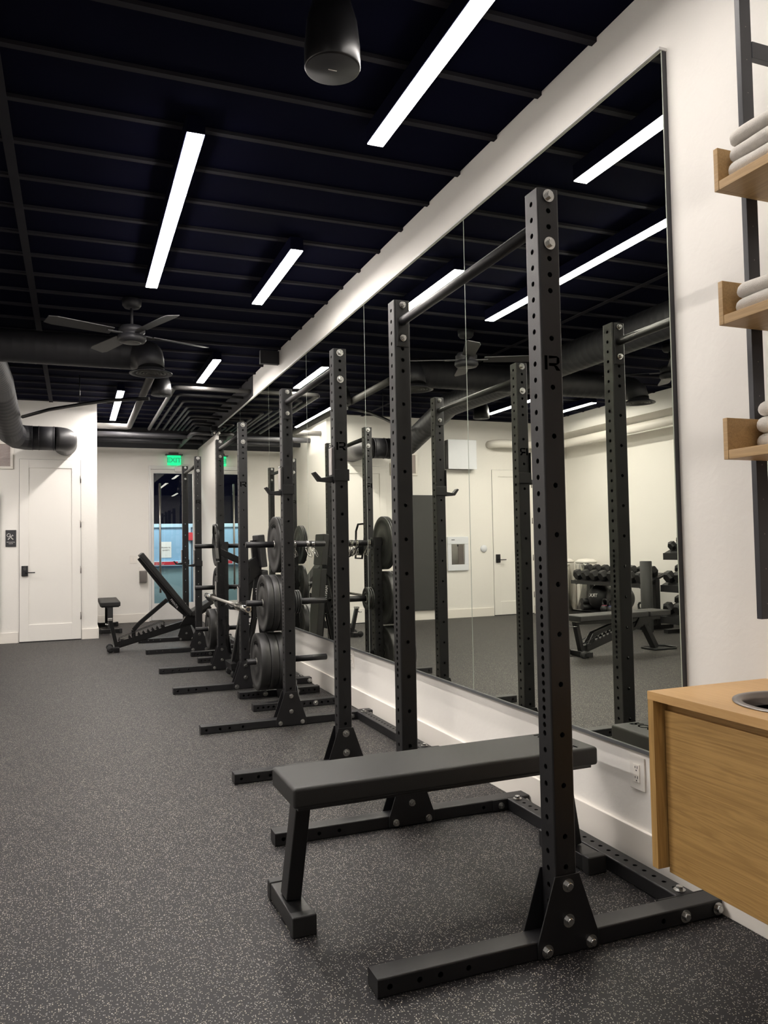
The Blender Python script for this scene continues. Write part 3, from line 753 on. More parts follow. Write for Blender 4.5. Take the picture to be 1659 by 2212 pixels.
# ------------------------------------------------------------------ squat racks
PW, FH, HT, SP = .0762, .053, 2.344, 1.185        # tube width, foot height, total height, post spacing
side = []; z = 2.303
while z > 1.235: side.append(z); z -= .0508
while z > .64: side.append(z); z -= .0254
z -= .0254
while z > .10: side.append(z); z -= .0508
face = [2.324, 2.2732, 2.2224, 2.173, 2.1216, 2.0708, 2.020, 1.870] + [1.717-.1524*i for i in range(10)] + [.255]
def perf_tube(x0, y0, z0, x1, y1, z1, hx, hy, ax='z', r=.0085, rr=.006):
    # hollow square tube along z with holes hx on the -x/+x faces and hy on the -y/+y faces
    m = MB(); xc = (x0+x1)/2; yc = (y0+y1)/2; wx = x1-x0-2*rr; wy = y1-y0-2*rr; L = z1-z0
    HX = [h-z0 for h in hx]; HY = [h-z0 for h in hy]
    m.perf((x0, yc, z0), (0,-1,0), (0,0,1), wy, L, HX, r)
    m.perf((x1, yc, z0), (0,1,0), (0,0,1), wy, L, HX, r)
    m.perf((xc, y0, z0), (1,0,0), (0,0,1), wx, L, HY, r)
    m.perf((xc, y1, z0), (-1,0,0), (0,0,1), wx, L, HY, r)
    for cx, cy, a0 in ((x0+rr, y0+rr, PI), (x1-rr, y0+rr, 1.5*PI), (x1-rr, y1-rr, 0), (x0+rr, y1-rr, .5*PI)):
        vs = []
        for j in range(5):
            a = a0+PI/2*j/4
            vs += [(cx+rr*math.cos(a), cy+rr*math.sin(a), z0), (cx+rr*math.cos(a), cy+rr*math.sin(a), z1)]
        m.add(vs, [(2*j, 2*j+2, 2*j+3, 2*j+1) for j in range(4)], True)
    m.box((x0+.001, y0+.001, z1-.002), (x1-.001, y1-.001, z1-.0005))
    m.box((x0+.001, y0+.001, z0+.0005), (x1-.001, y1-.001, z0+.002))
    return m
def perf_bar(p0, p1, q, ax, hs, ht=None):
    # tube lying along axis ax ('x' or 'y'); built upright then laid down. p0/p1 opposite corners
    (x0, y0, z0), (x1, y1, z1) = p0, p1
    if ax == 'x':
        m = perf_tube(z0, y0, x0, z1, y1, x1, ht or [], hs, rr=.005)
        return m.xf(Matrix(((0,0,1,0),(0,1,0,0),(1,0,0,0),(0,0,0,1)))), True
    m = perf_tube(x0, z0, y0, x1, z1, y1, hs, ht or [], rr=.005)
    return m.xf(Matrix(((1,0,0,0),(0,0,1,0),(0,1,0,0),(0,0,0,1)))), True
def flip(m):
    m.f = [tuple(reversed(f)) for f in m.f]; return m
def bolt_mb(a, b):
    # bolt through from a to b (head at a, nut at b) along y or z
    a = Vector(a); b = Vector(b); d = (b-a).normalized(); m = MB()
    m.tube([a-d*.0030, a], .0200, 28, smooth=False)
    m.tube([a-d*.0135, a-d*.0030], .0122, 6, smooth=False)
    m.tube([a-d*.0150, a-d*.0135], [.0095, .0110], 12, smooth=False)
    m.tube([a, b], .0072, 10)
    m.tube([b, b+d*.003], .0150, 20, smooth=False)
    m.tube([b+d*.003, b+d*.014], .0122, 6, smooth=False)
    m.tube([b+d*.014, b+d*.020], .0070, 10, smooth=False)
    return m
def logo_mb(x, y, z, s):
    # bar and open R; the dark of a cut-out put in as black
    m = MB(); d = .0008; Y = y-d
    def poly(pts): m.prism([(x+a*s, Y, z+b*s) for a, b in pts], (0,1,0), d*.9)
    poly([(-.50,-.40),(-.50,.40),(-.33,.40),(-.33,-.40)])
    poly([(-.22,.40),(.30,.40),(.42,.33),(-.22,.24)]); poly([(.30,.40),(.46,.30),(.48,.05),(.38,-.05),(.28,.02),(.30,.22)])
    poly([(-.22,-.02),(-.22,-.18),(.12,-.18),(.38,-.05),(.28,.0)])
    poly([(.10,-.15),(.30,-.15),(.52,-.42),(.26,-.42)])
    return m
def plate_poly(y, t, off=0.0):
    return MB().prism([(-.108, y, .004), (.108, y, .004), (.108, y, .045), (.043, y, .233), (-.043, y, .233), (-.108, y, .045)], (0,1,0), t)
def make_rack(label):
    # local frame: x = 0 post centre, y = 0 near face of the near post
    t = thing('squat_rack', label, 'squat rack', (0,0,0), 'squat racks along the mirror wall')
    h = PW/2; proto = {}
    for i in range(2):
        y0 = i*SP
        o = obj('upright', perf_tube(-h, y0, FH, h, y0+PW, HT, side, face), M['rack'], t)
        if i == 0: obj('logo_shade', logo_mb(.0, y0, 1.793, .055), M['rackin'], o)
        fx0, fx1 = -.614, .600
        m, _ = perf_bar((fx0, y0, 0.0), (fx1, y0+PW, FH), None, 'x', [-.578, -.488, -.424, -.335, .36])
        obj('base_foot', flip(m), M['rack'], t)
        for yy in (y0-.0062, y0+PW+.0002):
            obj('gusset_plate', plate_poly(yy, .006), M['rack'], t, bevel=.0012, seg=1)
        for bx, bz in ((0, .204), (0, .10), (-.077, .024), (.079, .024)):
            a = (bx, y0-.0064, bz); b = (bx, y0+PW+.0064, bz)
            if i: a, b = b, a
            obj('bolt', bolt_mb(a, b), M['zinc'], t)
        for bx in (.446, .580):
            a = (bx, y0-.001, .027); b = (bx, y0+PW+.007, .027)
            if i: a = (bx, y0+PW+.001, .027); b = (bx, y0-.007, .027)
            obj('bolt', bolt_mb(a, b), M['zinc'], t)
        s_ = -1 if i else 1
        yi = y0 if i else y0+PW                                     # inner side of this post
        for bz in (2.324-.004, 2.173-.004):
            a = (0, y0-.001, bz); b = (0, y0+PW+.007, bz)
            if i: a = (0, y0+PW+.001, bz); b = (0, y0-.007, bz)
            obj('bolt', bolt_mb(a, b), M['zinc'], t)
        # bracket plate of the pull-up bar and end plate of the crossmember
        obj('bracket_plate', B((-.030, yi, 2.130), (.030, yi+.006*s_, HT-.002)), M['rack'], t, bevel=.002)
        obj('end_plate', B((.405, yi, .002), (.600, yi+.006*s_, .0525)), M['rack'], t, bevel=.001, seg=1)
        bb = (0.52, (PW+.03) if not i else (SP-.03))
        obj('bolt', bolt_mb((bb[0], bb[1], FH+.001), (bb[0], bb[1], .02)), M['zinc'], t)
    bar = MB().tube([(0, PW+.006, 2.247), (0, SP-.006, 2.247)], .0205, 24)
    obj('pull_up_bar', bar, M['rack'], t)
    m, _ = perf_bar((.482, PW+.006, 0.0), (.558, SP-.006, FH), None, 'y', [], [PW+.055+.0508*j for j in range(21)])
    obj('crossmember', flip(m), M['rack'], t)
    return t
RX = 1.379
rack0 = make_rack('tall black squat rack nearest the camera, with the flat bench inside it')
rack0.location = (RX, 2.058, 0)
dup(rack0, (RX+.006, 4.162, 0), 'tall black squat rack, second from the camera, with empty bar hooks at head height')
dup(rack0, (RX+.004, 6.905, 0), 'tall black squat rack, third from the camera, holding the barbell')
dup(rack0, (RX+.002, 9.64, 0), 'tall black squat rack farthest from the camera, in front of the glass door')

# bar hooks (J-cups) on racks two to four
def make_jcup():
    # origin: centre of the post's -x face at the height of the hook
    t = thing('bar_hook', '', 'bar hook', (0,0,0), 'bar hooks on the racks')
    h = PW/2
    b = MB().box((-.008, -h-.008, .0), (.0, h+.008, .185))
    b.box((-.008, -h-.009, -.005), (PW+.006, -h-.001, .060)).box((-.008, h+.001, -.005), (.03, h+.009, .060))
    obj('bracket', b, M['rack'], t, bevel=.002)
    obj('liner', B((-.016, -.024, .028), (-.008, .024, .180)), M['uhmw'], t, bevel=.002)
    pr = MB().prism([(-.008, -.024, .022), (-.075, -.024, .012), (-.108, -.024, .046), (-.122, -.024, .040), (-.088, -.024, -.006), (-.008, -.024, -.012)], (0,1,0), .048)
    obj('hook_arm', pr, M['rack'], t, bevel=.002)
    obj('hook_pin', MB().tube([(-.020, 0, .185), (-.002, 0, .185)], .005, 8), M['zinc'], t)
    return t
jc = make_jcup()
specs = [(4.162, 1.603, 'second', 'near'), (4.162+SP, 1.607, 'second', 'far'), (6.905, .700, 'third', 'near'), (6.905+SP, .700, 'third', 'far'), (9.64, 1.022, 'farthest', 'near'), (9.64+SP, 1.022, 'farthest', 'far')]
dxs = {4.162: .006, 4.162+SP: .006, 6.905: .004, 6.905+SP: .004, 9.64: .002, 9.64+SP: .002}
for i, (y, z, r_, p_) in enumerate(specs):
    st = 'carrying the barbell on' if z < .9 else 'with nothing in it on'
    lb = 'black bar hook %s the %s post of the %s squat rack' % (st, p_, r_)
    loc = (RX-PW/2+dxs[y]-.0005, y+PW/2, z)
    if i == 0: jc.location = loc; jc['label'] = lb
    else: dup(jc, loc, lb)

def barbell():
    x = RX-PW/2-.056; z = .700+.022+.0155+.001
    t = thing('barbell', 'silver barbell resting in the hooks of the third rack', 'barbell', (x, 7.27, z))
    y0, y1 = 6.27, 8.43
    obj('shaft', MB().tube([(x, y0+.43, z), (x, y1-.43, z)], .0142, 16), M['brushed'], t)
    for s_, ye in ((1, y0), (-1, y1)):
        sl = MB().tube([(x, ye, z), (x, ye+.40*s_, z)], .025, 24)
        sl.tube([(x, ye+.39*s_, z), (x, ye+.43*s_, z)], [.037, .037], 24)
        so = obj('sleeve', sl, M['chrome'], t)
        obj('end_cap', MB().tube([(x, ye-.0012*s_, z), (x, ye+.001*s_, z)], .017, 16, smooth=False), M['ink'], so)
barbell()

# ------------------------------------------------------------------ plate storage racks with plates
def make_store(label):
    # origin: centre of the post on the floor
    t = thing('plate_rack', label, 'plate rack', (0,0,0), 'plate storage racks')
    h = PW/2
    obj('upright', perf_tube(-h, -h, .055, h, h, 1.30, [1.20-.05*i for i in range(22)], [1.20-.05*i for i in range(22)]), M['rack'], t)
    for y0 in (-.31, .23):
        m, _ = perf_bar((-.345, y0, 0), (.335, y0+PW, .055), None, 'x', [-.31, -.27, -.23, -.19, .05, .10, .19, .24, .29])
        o = obj('base_foot', flip(m), M['rack'], t)
        obj('bolt', bolt_mb((-.13, y0-.001, .028), (-.13, y0+PW+.001, .028)), M['zinc'], t)
        obj('bolt', bolt_mb((.14, y0-.001, .028), (.14, y0+PW+.001, .028)), M['zinc'], t)
    obj('base_beam', B((-h, -.233, .0), (h, .229, .0545)), M['rack'], t, bevel=.003)
    m = MB()
    for s_ in (-1, 1):
        m.prism([(s_*h*1.02, -.20, .055), (s_*h*1.02, .20, .055), (s_*h*1.02, .038, .24), (s_*h*1.02, -.038, .24)], (s_,0,0), .006)
    obj('gusset_plate', m, M['rack'], t)
    for z in (1.254, .79, .33):
        for s_ in (-1, 1):
            p = MB().tube([(s_*h, 0, z), (s_*.325, 0, z), (s_*.329, 0, z)], [.0245, .0245, .020], 24)
            p.tube([(s_*h, 0, z), (s_*(h+.008), 0, z)], .036, 24)
            obj('plate_peg', p, M['rack'], t)
    return t
st1 = make_store('black plate storage rack between the second and third squat racks'); SX1, SY1 = 1.585, 6.215; st1.location = (SX1, SY1, 0)
SX2, SY2 = 1.567, 8.95
dup(st1, (SX2, SY2, 0), 'black plate storage rack between the third and farthest squat racks')
def plate_proto(name, r, th, mt):
    # axis along x, from x=0 (outer face) to x=th
    e = .006
    prof = [(.0262, .004), (.045, .004), (.050, .001), (r*.50, .001), (r*.52, .004), (r*.80, .004), (r*.82, 0), (r-e, 0), (r-e*.3, e*.4), (r, e), (r, th-e), (r-e*.3, th-e*.4), (r-e, th), (r*.82, th), (r*.80, th-.004), (r*.52, th-.004), (r*.5, th-.001), (.050, th-.001), (.045, th-.004), (.0262, th-.004), (.0262, .004)]
    t = thing(name, '', 'weight plate', (0,0,0))
    o = obj('plate_body', MB().lathe(prof, (0,0,0), 'x', 56, caps=False), mt, t)
    if r > .15:
        for k_, (tx, a) in enumerate((('ROGUE', PI/2), ('', 0))):
            for j, ch in enumerate(tx):
                aa = a-(j-(len(tx)-1)/2)*.20
                p = Vector((.0032, -math.cos(aa)*r*.66, math.sin(aa)*r*.66)); up = Vector((0, -math.cos(aa), math.sin(aa)))
                xd = Vector((0, -math.sin(aa)*-1, math.cos(aa)*-1)); xd = up.cross(Vector((-1,0,0)))*-1
                text_mesh(ch, .040, frame(p, -xd, up), M['rackin'], 'plate_letter', o, .0012, local=True) if k_ == 0 else None
    obj('hub_ring', MB().lathe([(.0255, .0015), (.031, .0015), (.031, th-.0015), (.0255, th-.0015), (.0255, .0015)], (0,0,0), 'x', 28, caps=False), M['brushed'], t)
    return t
protos = {}
def put_plate(kind, r, th, loc, label, group):
    key = (r, th)
    if key not in protos:
        protos[key] = plate_proto('weight_plate', r, th, M['rubber2']); p = protos[key]
        p.location = loc; p['label'] = label; p['group'] = group; return
    dup(protos[key], loc, label, group)
def stack(sx, sy, pegz, sidesign, ths, r, where, rack_name):
    x = sx + sidesign*(PW/2+.012)
    n = len(ths)
    order = ['innermost', 'middle', 'outermost'] if n == 3 else ['inner', 'outer'] if n == 2 else ['only']
    for i, th in enumerate(ths):
        if sidesign < 0: xx = x-th; x = xx-.001
        else: xx = x; x = x+th+.001
        drop = .0262-.0245
        put_plate('', r, th, (xx, sy, pegz-drop), '%s %s black plate on the %s peg of the %s' % (order[i], 'small' if r < .15 else 'thin' if th < .03 else 'thick', where, rack_name), 'plates on the %s' % rack_name)
n1, n2 = 'near plate rack', 'far plate rack'
stack(SX1, SY1, 1.254, -1, [.017, .017, .017], .225, 'upper left', n1)
stack(SX1, SY1, .79, -1, [.05, .05, .05], .225, 'middle left', n1)
stack(SX1, SY1, .33, -1, [.065, .065, .075], .225, 'lowest left', n1)
stack(SX1, SY1, .79, 1, [.017, .017, .017], .095, 'middle right', n1)
stack(SX2, SY2, 1.254, -1, [.017, .017, .017], .225, 'upper left', n2)
stack(SX2, SY2, .79, -1, [.05], .225, 'middle left', n2)
stack(SX2, SY2, .33, -1, [.065, .075], .225, 'lowest left', n2)
def make_clip():
    t = thing('spring_clip', '', 'barbell clip', (0,0,0), 'spring clips on the near plate rack')
    m = MB()
    pts = []
    for i in range(60):
        a = 2*PI*i/20; pts.append((-.012+.024*i/59, math.cos(a)*.0275, math.sin(a)*.0275-.003))
    m.tube(pts, .003, 6)
    obj('clip_coil', m, M['chrome'], t)
    for s_ in (-1, 1):
        h = MB().tube([(.012*s_, .0, -.03), (.012*s_, .004*s_, -.055), (.012*s_+.012, .018*s_, -.10), (.012*s_+.022, .018*s_, -.108), (.012*s_+.028, .010*s_, -.10), (.012*s_+.010, -.004*s_, -.06), (.012*s_, .0, -.045)], .0028, 6)
        obj('clip_handle', h, M['chrome'], t)
    return t
cl = make_clip()
for i, (x, lb) in enumerate([(1.652, 'chrome spring clip on the upper right peg, closest to the post'), (1.762, 'chrome spring clip on the upper right peg, middle of three'), (1.808, 'chrome spring clip on the upper right peg, closest to the mirror')]):
    if i == 0: cl.location = (x, SY1, 1.254); cl['label'] = lb; cl.rotation_euler = (.25, 0, 0)
    else: dup(cl, (x, SY1, 1.254), lb, rot=(.1-.25*i, 0, 0))

# ------------------------------------------------------------------ flat bench in the foreground
def flat_bench(label, L=1.19):
    # origin on floor; pad along +x, y = 0 .. .285
    t = thing('flat_bench', label, 'bench', (0,0,0), 'flat utility benches')
    W_ = .285; zt = .46
    pd = obj('bench_pad', B((0, 0, zt-.068), (L, W_, zt)), M['pad'], t, bevel=.012, seg=3)
    obj('pad_board', B((.02, .02, zt-.08), (L-.02, W_-.02, zt-.067)), M['black'], t)
    yc = W_/2
    obj('bench_beam', B((.04, yc-.038, zt-.108), (L-.06, yc+.038, zt-.080)), M['bench'], t, bevel=.004)
    for x_b, x_t in ((.025, .065), (L-.035, L-.085)):
        obj('bench_leg', MB().beam((x_b, yc, .062), (x_t, yc, zt-.082), .076, .052, up=(1,0,0)), M['bench'], t, bevel=.004)
        ft = obj('cross_foot', B((x_b-.038, yc-.155, .006), (x_b+.038, yc+.155, .062)), M['bench'], t, bevel=.004)
        for s_ in (-1, 1):
            y0 = yc+s_*.125; y1 = yc+s_*.166
            obj('rubber_cap', B((x_b-.0405, y0, 0), (x_b+.0405, y1, .066)), M['rubber'], ft, bevel=.005)
    text_mesh('ROGUE', .07, frame((L-.10, yc, zt+.0006), (0,-1,0), (1,0,0)), M['rackin'], 'pad_mark', pd, .001, local=True)
    return t
fb = flat_bench('flat black padded bench in the foreground inside the nearest rack')
fb.location = (.650, 2.492, 0); fb.rotation_euler = (0, 0, math.radians(.9))
dup(fb, (.335+.285, 12.33, 0), 'flat black padded bench standing end on in the recess by the far wall', rot=(0, 0, PI/2))

# ------------------------------------------------------------------ adjustable benches
def adj_bench(label, back_deg, seat_deg):
    # origin on floor at the front foot; bench along +x, centred on y
    t = thing('adjustable_bench', label, 'bench', (0,0,0), 'adjustable benches')
    f = MB().box((.0, -.155, .008), (.065, .155, .060))
    ft = obj('front_foot', f, M['bench'], t, bevel=.003)
    for s_ in (-1, 1):
        obj('wheel', MB().lathe([(0, -.014), (.034, -.014), (.041, -.010), (.041, .010), (.034, .014), (0, .014)], (-.038, s_*.13, .0415), 'y', 24), M['rubber'], ft)
        obj('wheel_fork', B((-.035, s_*.155-.004, .022), (.02, s_*.155+.004, .052)), M['bench'], ft)
    obj('front_post', MB().beam((.04, 0, .05), (-.035, 0, .385), .06, .045, up=(1,0,0)), M['bench'], t, bevel=.003)
    g = MB().tube([(-.045, -.05, .33), (-.085, -.05, .33), (-.085, .05, .33), (-.045, .05, .33)], .007, 8); g.box((-.06, -.045, .375), (-.01, .045, .40))
    obj('carry_handle', g, M['zinc'], t)
    obj('main_beam', MB().beam((.05, 0, .075), (.93, 0, .315), .055, .08), M['bench'], t, bevel=.003)
    def BP(s_, h): # point on the beam line at x=s_, raised by h
        return (s_, .055+.275*s_+h)
    m = MB()
    for sy in (-1, 1):
        pts = [(.08, BP(.08, -.01)[1])]
        pts += [(.60, BP(.60, -.03)[1]), (.60, BP(.60, .055)[1])]
        n = 8
        for i in range(n):
            x1_ = .57-.055*i
            pts += [(x1_, BP(x1_, .085)[1]), (x1_-.012, BP(x1_, .045)[1]), (x1_-.034, BP(x1_-.034, .048)[1])]
        pts += [(.08, BP(.08, .06)[1])]
        m.prism([(x, sy*.042, z) for x, z in pts], (0, sy, 0), .006)
    obj('ladder_plate', m, M['bench'], t)
    lp = [(.06, BP(.06, .03)[1]), (.07, BP(.07, .085)[1]), (.55, BP(.55, .13)[1]), (.60, BP(.60, .11)[1]), (.60, BP(.60, .05)[1])]
    obj('guard_wire', MB().tube([(x, -.052, z) for x, z in lp], .004, 8).tube([(x, .052, z) for x, z in lp], .004, 8), M['bench'], t)
    hx, hz = .90, .385
    obj('hinge_bracket', MB().prism([(.78, -.045, .27), (1.0, -.045, .30), (1.03, -.045, .36), (.93, -.045, .41), (.87, -.045, .40), (.82, -.045, .33)], (0,1,0), .09), M['bench'], t, bevel=.003)
    obj('rear_leg', MB().beam((.93, 0, .34), (1.12, 0, .02), .08, .06, up=(1,0,0)), M['bench'], t, bevel=.003)
    lo = [(1.02, -.10, .012), (1.30, -.14, .012), (1.37, -.09, .012), (1.37, .09, .012), (1.30, .14, .012), (1.02, .10, .012)]
    obj('rear_foot', MB().tube(lo, .011, 10, closed=True).box((1.05, -.09, .004), (1.15, .09, .018)), M['bench'], t)
    # back rest group (rotates about the hinge)
    R = Matrix.Translation(Vector((hx, 0, hz))) @ Matrix.Rotation(math.radians(back_deg), 4, 'Y') @ Matrix.Translation(Vector((-hx, 0, -hz)))
    bp = B((-.08, -.145, .385), (.895, .145, .445)).xf(R)
    pd = obj('back_pad', bp, M['pad'], t, bevel=.010, seg=3)
    fr = MB().prism([(-.05, -.03, .380), (.89, -.03, .380), (.89, -.03, .345), (.62, -.03, .300), (.50, -.03, .335), (-.05, -.03, .345)], (0,1,0), .06).xf(R)
    bf = obj('back_frame', fr, M['bench'], t, bevel=.003)
    text_mesh('MANTA', .040, R @ frame((.66, -.0312, .343), (1,0,-.04), (.04,0,1)), M['signw'], 'frame_lettering', bf, .001)
    text_mesh('MANTA', .040, R @ frame((.66, .0312, .343), (-1,0,.04), (.04,0,1)), M['signw'], 'frame_lettering', bf, .001)
    # seat
    Rs = Matrix.Translation(Vector((.93, 0, .39))) @ Matrix.Rotation(math.radians(-seat_deg), 4, 'Y') @ Matrix.Translation(Vector((-.93, 0, -.39)))
    obj('seat_pad', B((.925, -.145, .385), (1.235, .145, .445)).xf(Rs), M['pad'], t, bevel=.010, seg=3)
    obj('seat_frame', B((.93, -.03, .335), (1.19, .03, .385)).xf(Rs), M['bench'], t, bevel=.003)
    # support arm
    top = R @ Vector((.57, 0, .31))
    if back_deg > 20: a = [top, Vector((.30, 0, .32)), Vector((.235, 0, .245)), Vector((.235, 0, .145))]
    else: a = [top, Vector((.45, 0, .30)), Vector((.2, 0, .23)), Vector((.13, 0, .13))]
    sm = MB()
    for s_ in (-1, 1):
        for i in range(len(a)-1): sm.beam(a[i]+Vector((0, s_*.033, 0)), a[i+1]+Vector((0, s_*.033, 0)), .008, .045, up=(0,0,1) if abs((a[i+1]-a[i]).normalized().z) < .9 else (1,0,0))
    sm.tube([a[-1]+Vector((0,-.06,0)), a[-1]+Vector((0,.06,0))], .009, 10)
    obj('support_arm', sm, M['bench'], t)
    return t
b1 = adj_bench('black adjustable bench with its back raised, in front of the glass door', 52, 30)
b1.location = (.425, 10.145, 0)
b2 = adj_bench('black adjustable bench lying flat on the open floor, seen in the mirror', 0, 0)
b2.location = (-1.05, 7.12, 0); b2.rotation_euler = (0, 0, PI+math.radians(-6))
b3 = dup(b2, (1.345, 7.55, .085), 'black adjustable bench stood upright on its wheels inside the third rack')
# local x -> world up, local z (pad) -> world +x
rm = Matrix(((0,0,1),(0,-1,0),(1,0,0))).transposed()
rm = Matrix(((0,0,1),(0,-1,0),(1,0,0)))
b3.rotation_euler = (Matrix.Rotation(math.radians(-5), 3, 'Y') @ rm).to_euler()

# ------------------------------------------------------------------ wooden cabinet with bin opening
def cabinet():
    x0, x1 = 1.545, 2.0-.001; y1, y0 = 1.868, .55; z0, z1 = .30, .801; th = .024
    t = thing('wall_cabinet', 'floating oak cabinet with a round bin opening, mounted right of the mirror', 'cabinet', (x1, (y0+y1)/2, z0))
    cx, cy, r = 1.770, 1.545, .150
    m = MB()                                            # top with a round hole
    n = 48; vs = []
    cor = [(x1, y1), (x0, y1), (x0, cy-.26), (x1, cy-.26)]
    def edge(a):
        ca, sa = math.cos(a), math.sin(a)
        k = min(((x1-cx)/ca if ca > 0 else (x0-cx)/ca) if abs(ca) > 1e-9 else 9, ((y1-cy)/sa if sa > 0 else (cy-.26-cy)/sa) if abs(sa) > 1e-9 else 9)
        return cx+ca*k, cy+sa*k
    angs = sorted([2*PI*i/n for i in range(n)] + [math.atan2(py-cy, px-cx) % (2*PI) for px, py in cor])
    for zz in (z1, z1-th):
        for a in angs:
            vs.append((cx+r*math.cos(a), cy+r*math.sin(a), zz)); ex, ey = edge(a); vs.append((ex, ey, zz))
    K = len(angs); fs = []
    for i in range(K):
        j = (i+1) % K; fs.append((2*i, 2*i+1, 2*j+1, 2*j)); o_ = 2*K
        fs.append((o_+2*i, o_+2*j, o_+2*j+1, o_+2*i+1)); fs.append((2*i+1, o_+2*i+1, o_+2*j+1, 2*j+1)); fs.append((2*i, 2*j, o_+2*j, o_+2*i))
    m.add(vs, fs)
    m.box((x0, y0, z1-th), (x1, cy-.26, z1))
    obj('cabinet_top', m, M['woodt'], t)
    obj('side_panel', B((x0, y1-th, z0), (x1, y1, z1-th-.0005)), M['woodv'], t, bevel=.001, seg=1)
    obj('side_panel', B((x0, y0, z0), (x1, y0+th, z1-th-.0005)), M['woodv'], t, bevel=.001, seg=1)
    obj('back_rail', B((x0+.050, y0+th, z1-th-.060), (x0+.070, y1-th-.0005, z1-th-.001)), M['wood'], t)
    obj('cabinet_bottom', B((x0+.08, y0+th, z0+.02), (x1, y1-th, z0+.04)), M['wood'], t)
    obj('drawer_front', B((x0+.036, y0+th+.004, z0-.012), (x0+.0495, y1-th-.004, z1-th-.030)), M['wood'], t, bevel=.001, seg=1)
    bn = MB().lathe([(r+.012, .0015), (r+.012, .005), (r, .006), (r-.010, .004), (r-.014, -.01), (r-.016, -.30), (0, -.30)], (cx, cy, z1), n=56, caps=False)
    obj('bin_ring', bn, M['gunm'], t)
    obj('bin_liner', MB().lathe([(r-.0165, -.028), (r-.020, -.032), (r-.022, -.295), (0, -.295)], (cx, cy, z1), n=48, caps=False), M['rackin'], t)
cabinet()
# ------------------------------------------------------------------ towel shelves on steel frame
SFX = 1.705
def shelf_unit():
    px, pw = 1.826, .043
    t = thing('steel_shelf_frame', 'black steel upright with top arm carrying the towel shelves', 'shelf frame', (px, 1.72, 1.0))
    obj('frame_post', B((px, 1.708, 1.006), (px+pw, 1.727, 3.285)), M['steel'], t, bevel=.0015)
    obj('frame_post', B((px, .60, 1.006), (px+pw, .619, 3.285)), M['steel'], t, bevel=.0015)
    obj('wall_arm', B((px+pw, 1.706, 2.66), (2.0-.001, 1.727, 2.71)), M['steel'], t, bevel=.0015)
    obj('wall_arm', B((px+pw, .60, 2.66), (2.0-.001, .62, 2.71)), M['steel'], t, bevel=.0015)
    m = MB()
    for z in [1.05+.10*i for i in range(22)]: m.tube([(px+pw*.5, 1.7074, z), (px+pw*.5, 1.7079, z)], .0018, 8, smooth=False)
    obj('peg_holes', m, M['gunm'], t)
    names = ['upper', 'middle', 'lower']
    for i, (zb, zt) in enumerate(((2.229, 2.352), (1.843, 1.968), (1.461, 1.578))):
        s = thing('wood_shelf', '%s oak wall shelf holding folded towels' % names[i], 'shelf', (SFX, 1.3, zb), 'oak towel shelves')
        obj('shelf_board', B((SFX, .62, zb), (1.985, 1.690, zb+.026)), M['wood2'], s, bevel=.001, seg=1)
        obj('end_board', B((SFX-.001, 1.690, zb), (1.985, 1.7065, zt)), M['wood2'], s, bevel=.001, seg=1)
        obj('end_board', B((SFX-.001, .6195, zb), (1.985, .62, zt)), M['wood2'], s)
        cnt = (3, 2, 3)[i]; x0 = (SFX+.008, SFX+.012, SFX+.075)[i]
        th = (.043, .040, .045)[i]
        for k_ in range(cnt):
            for q in range(2):
                y1 = 1.683-.004*k_ - q*.47; y0 = y1-.45
                zz = zb+.0265+k_*(th+.0005); jx = random.uniform(0, .006)
                b = towel_mb(x0+jx, 1.972, y0, y1-random.uniform(0, .006), zz, zz+th)
                o = obj('folded_towel', b, M['towel'])
                pz = ['bottom', 'middle', 'top'][k_] if cnt == 3 else ['bottom', 'top'][k_]
                lb = '%s folded light grey towel of the %s stack on the %s shelf' % (pz, 'far' if q == 0 else 'near', names[i])
                tag(o, lb, 'towel', 'folded towels on the %s shelf' % names[i]); origin(o, ((x0+1.972)/2, (y0+y1)/2, zz))
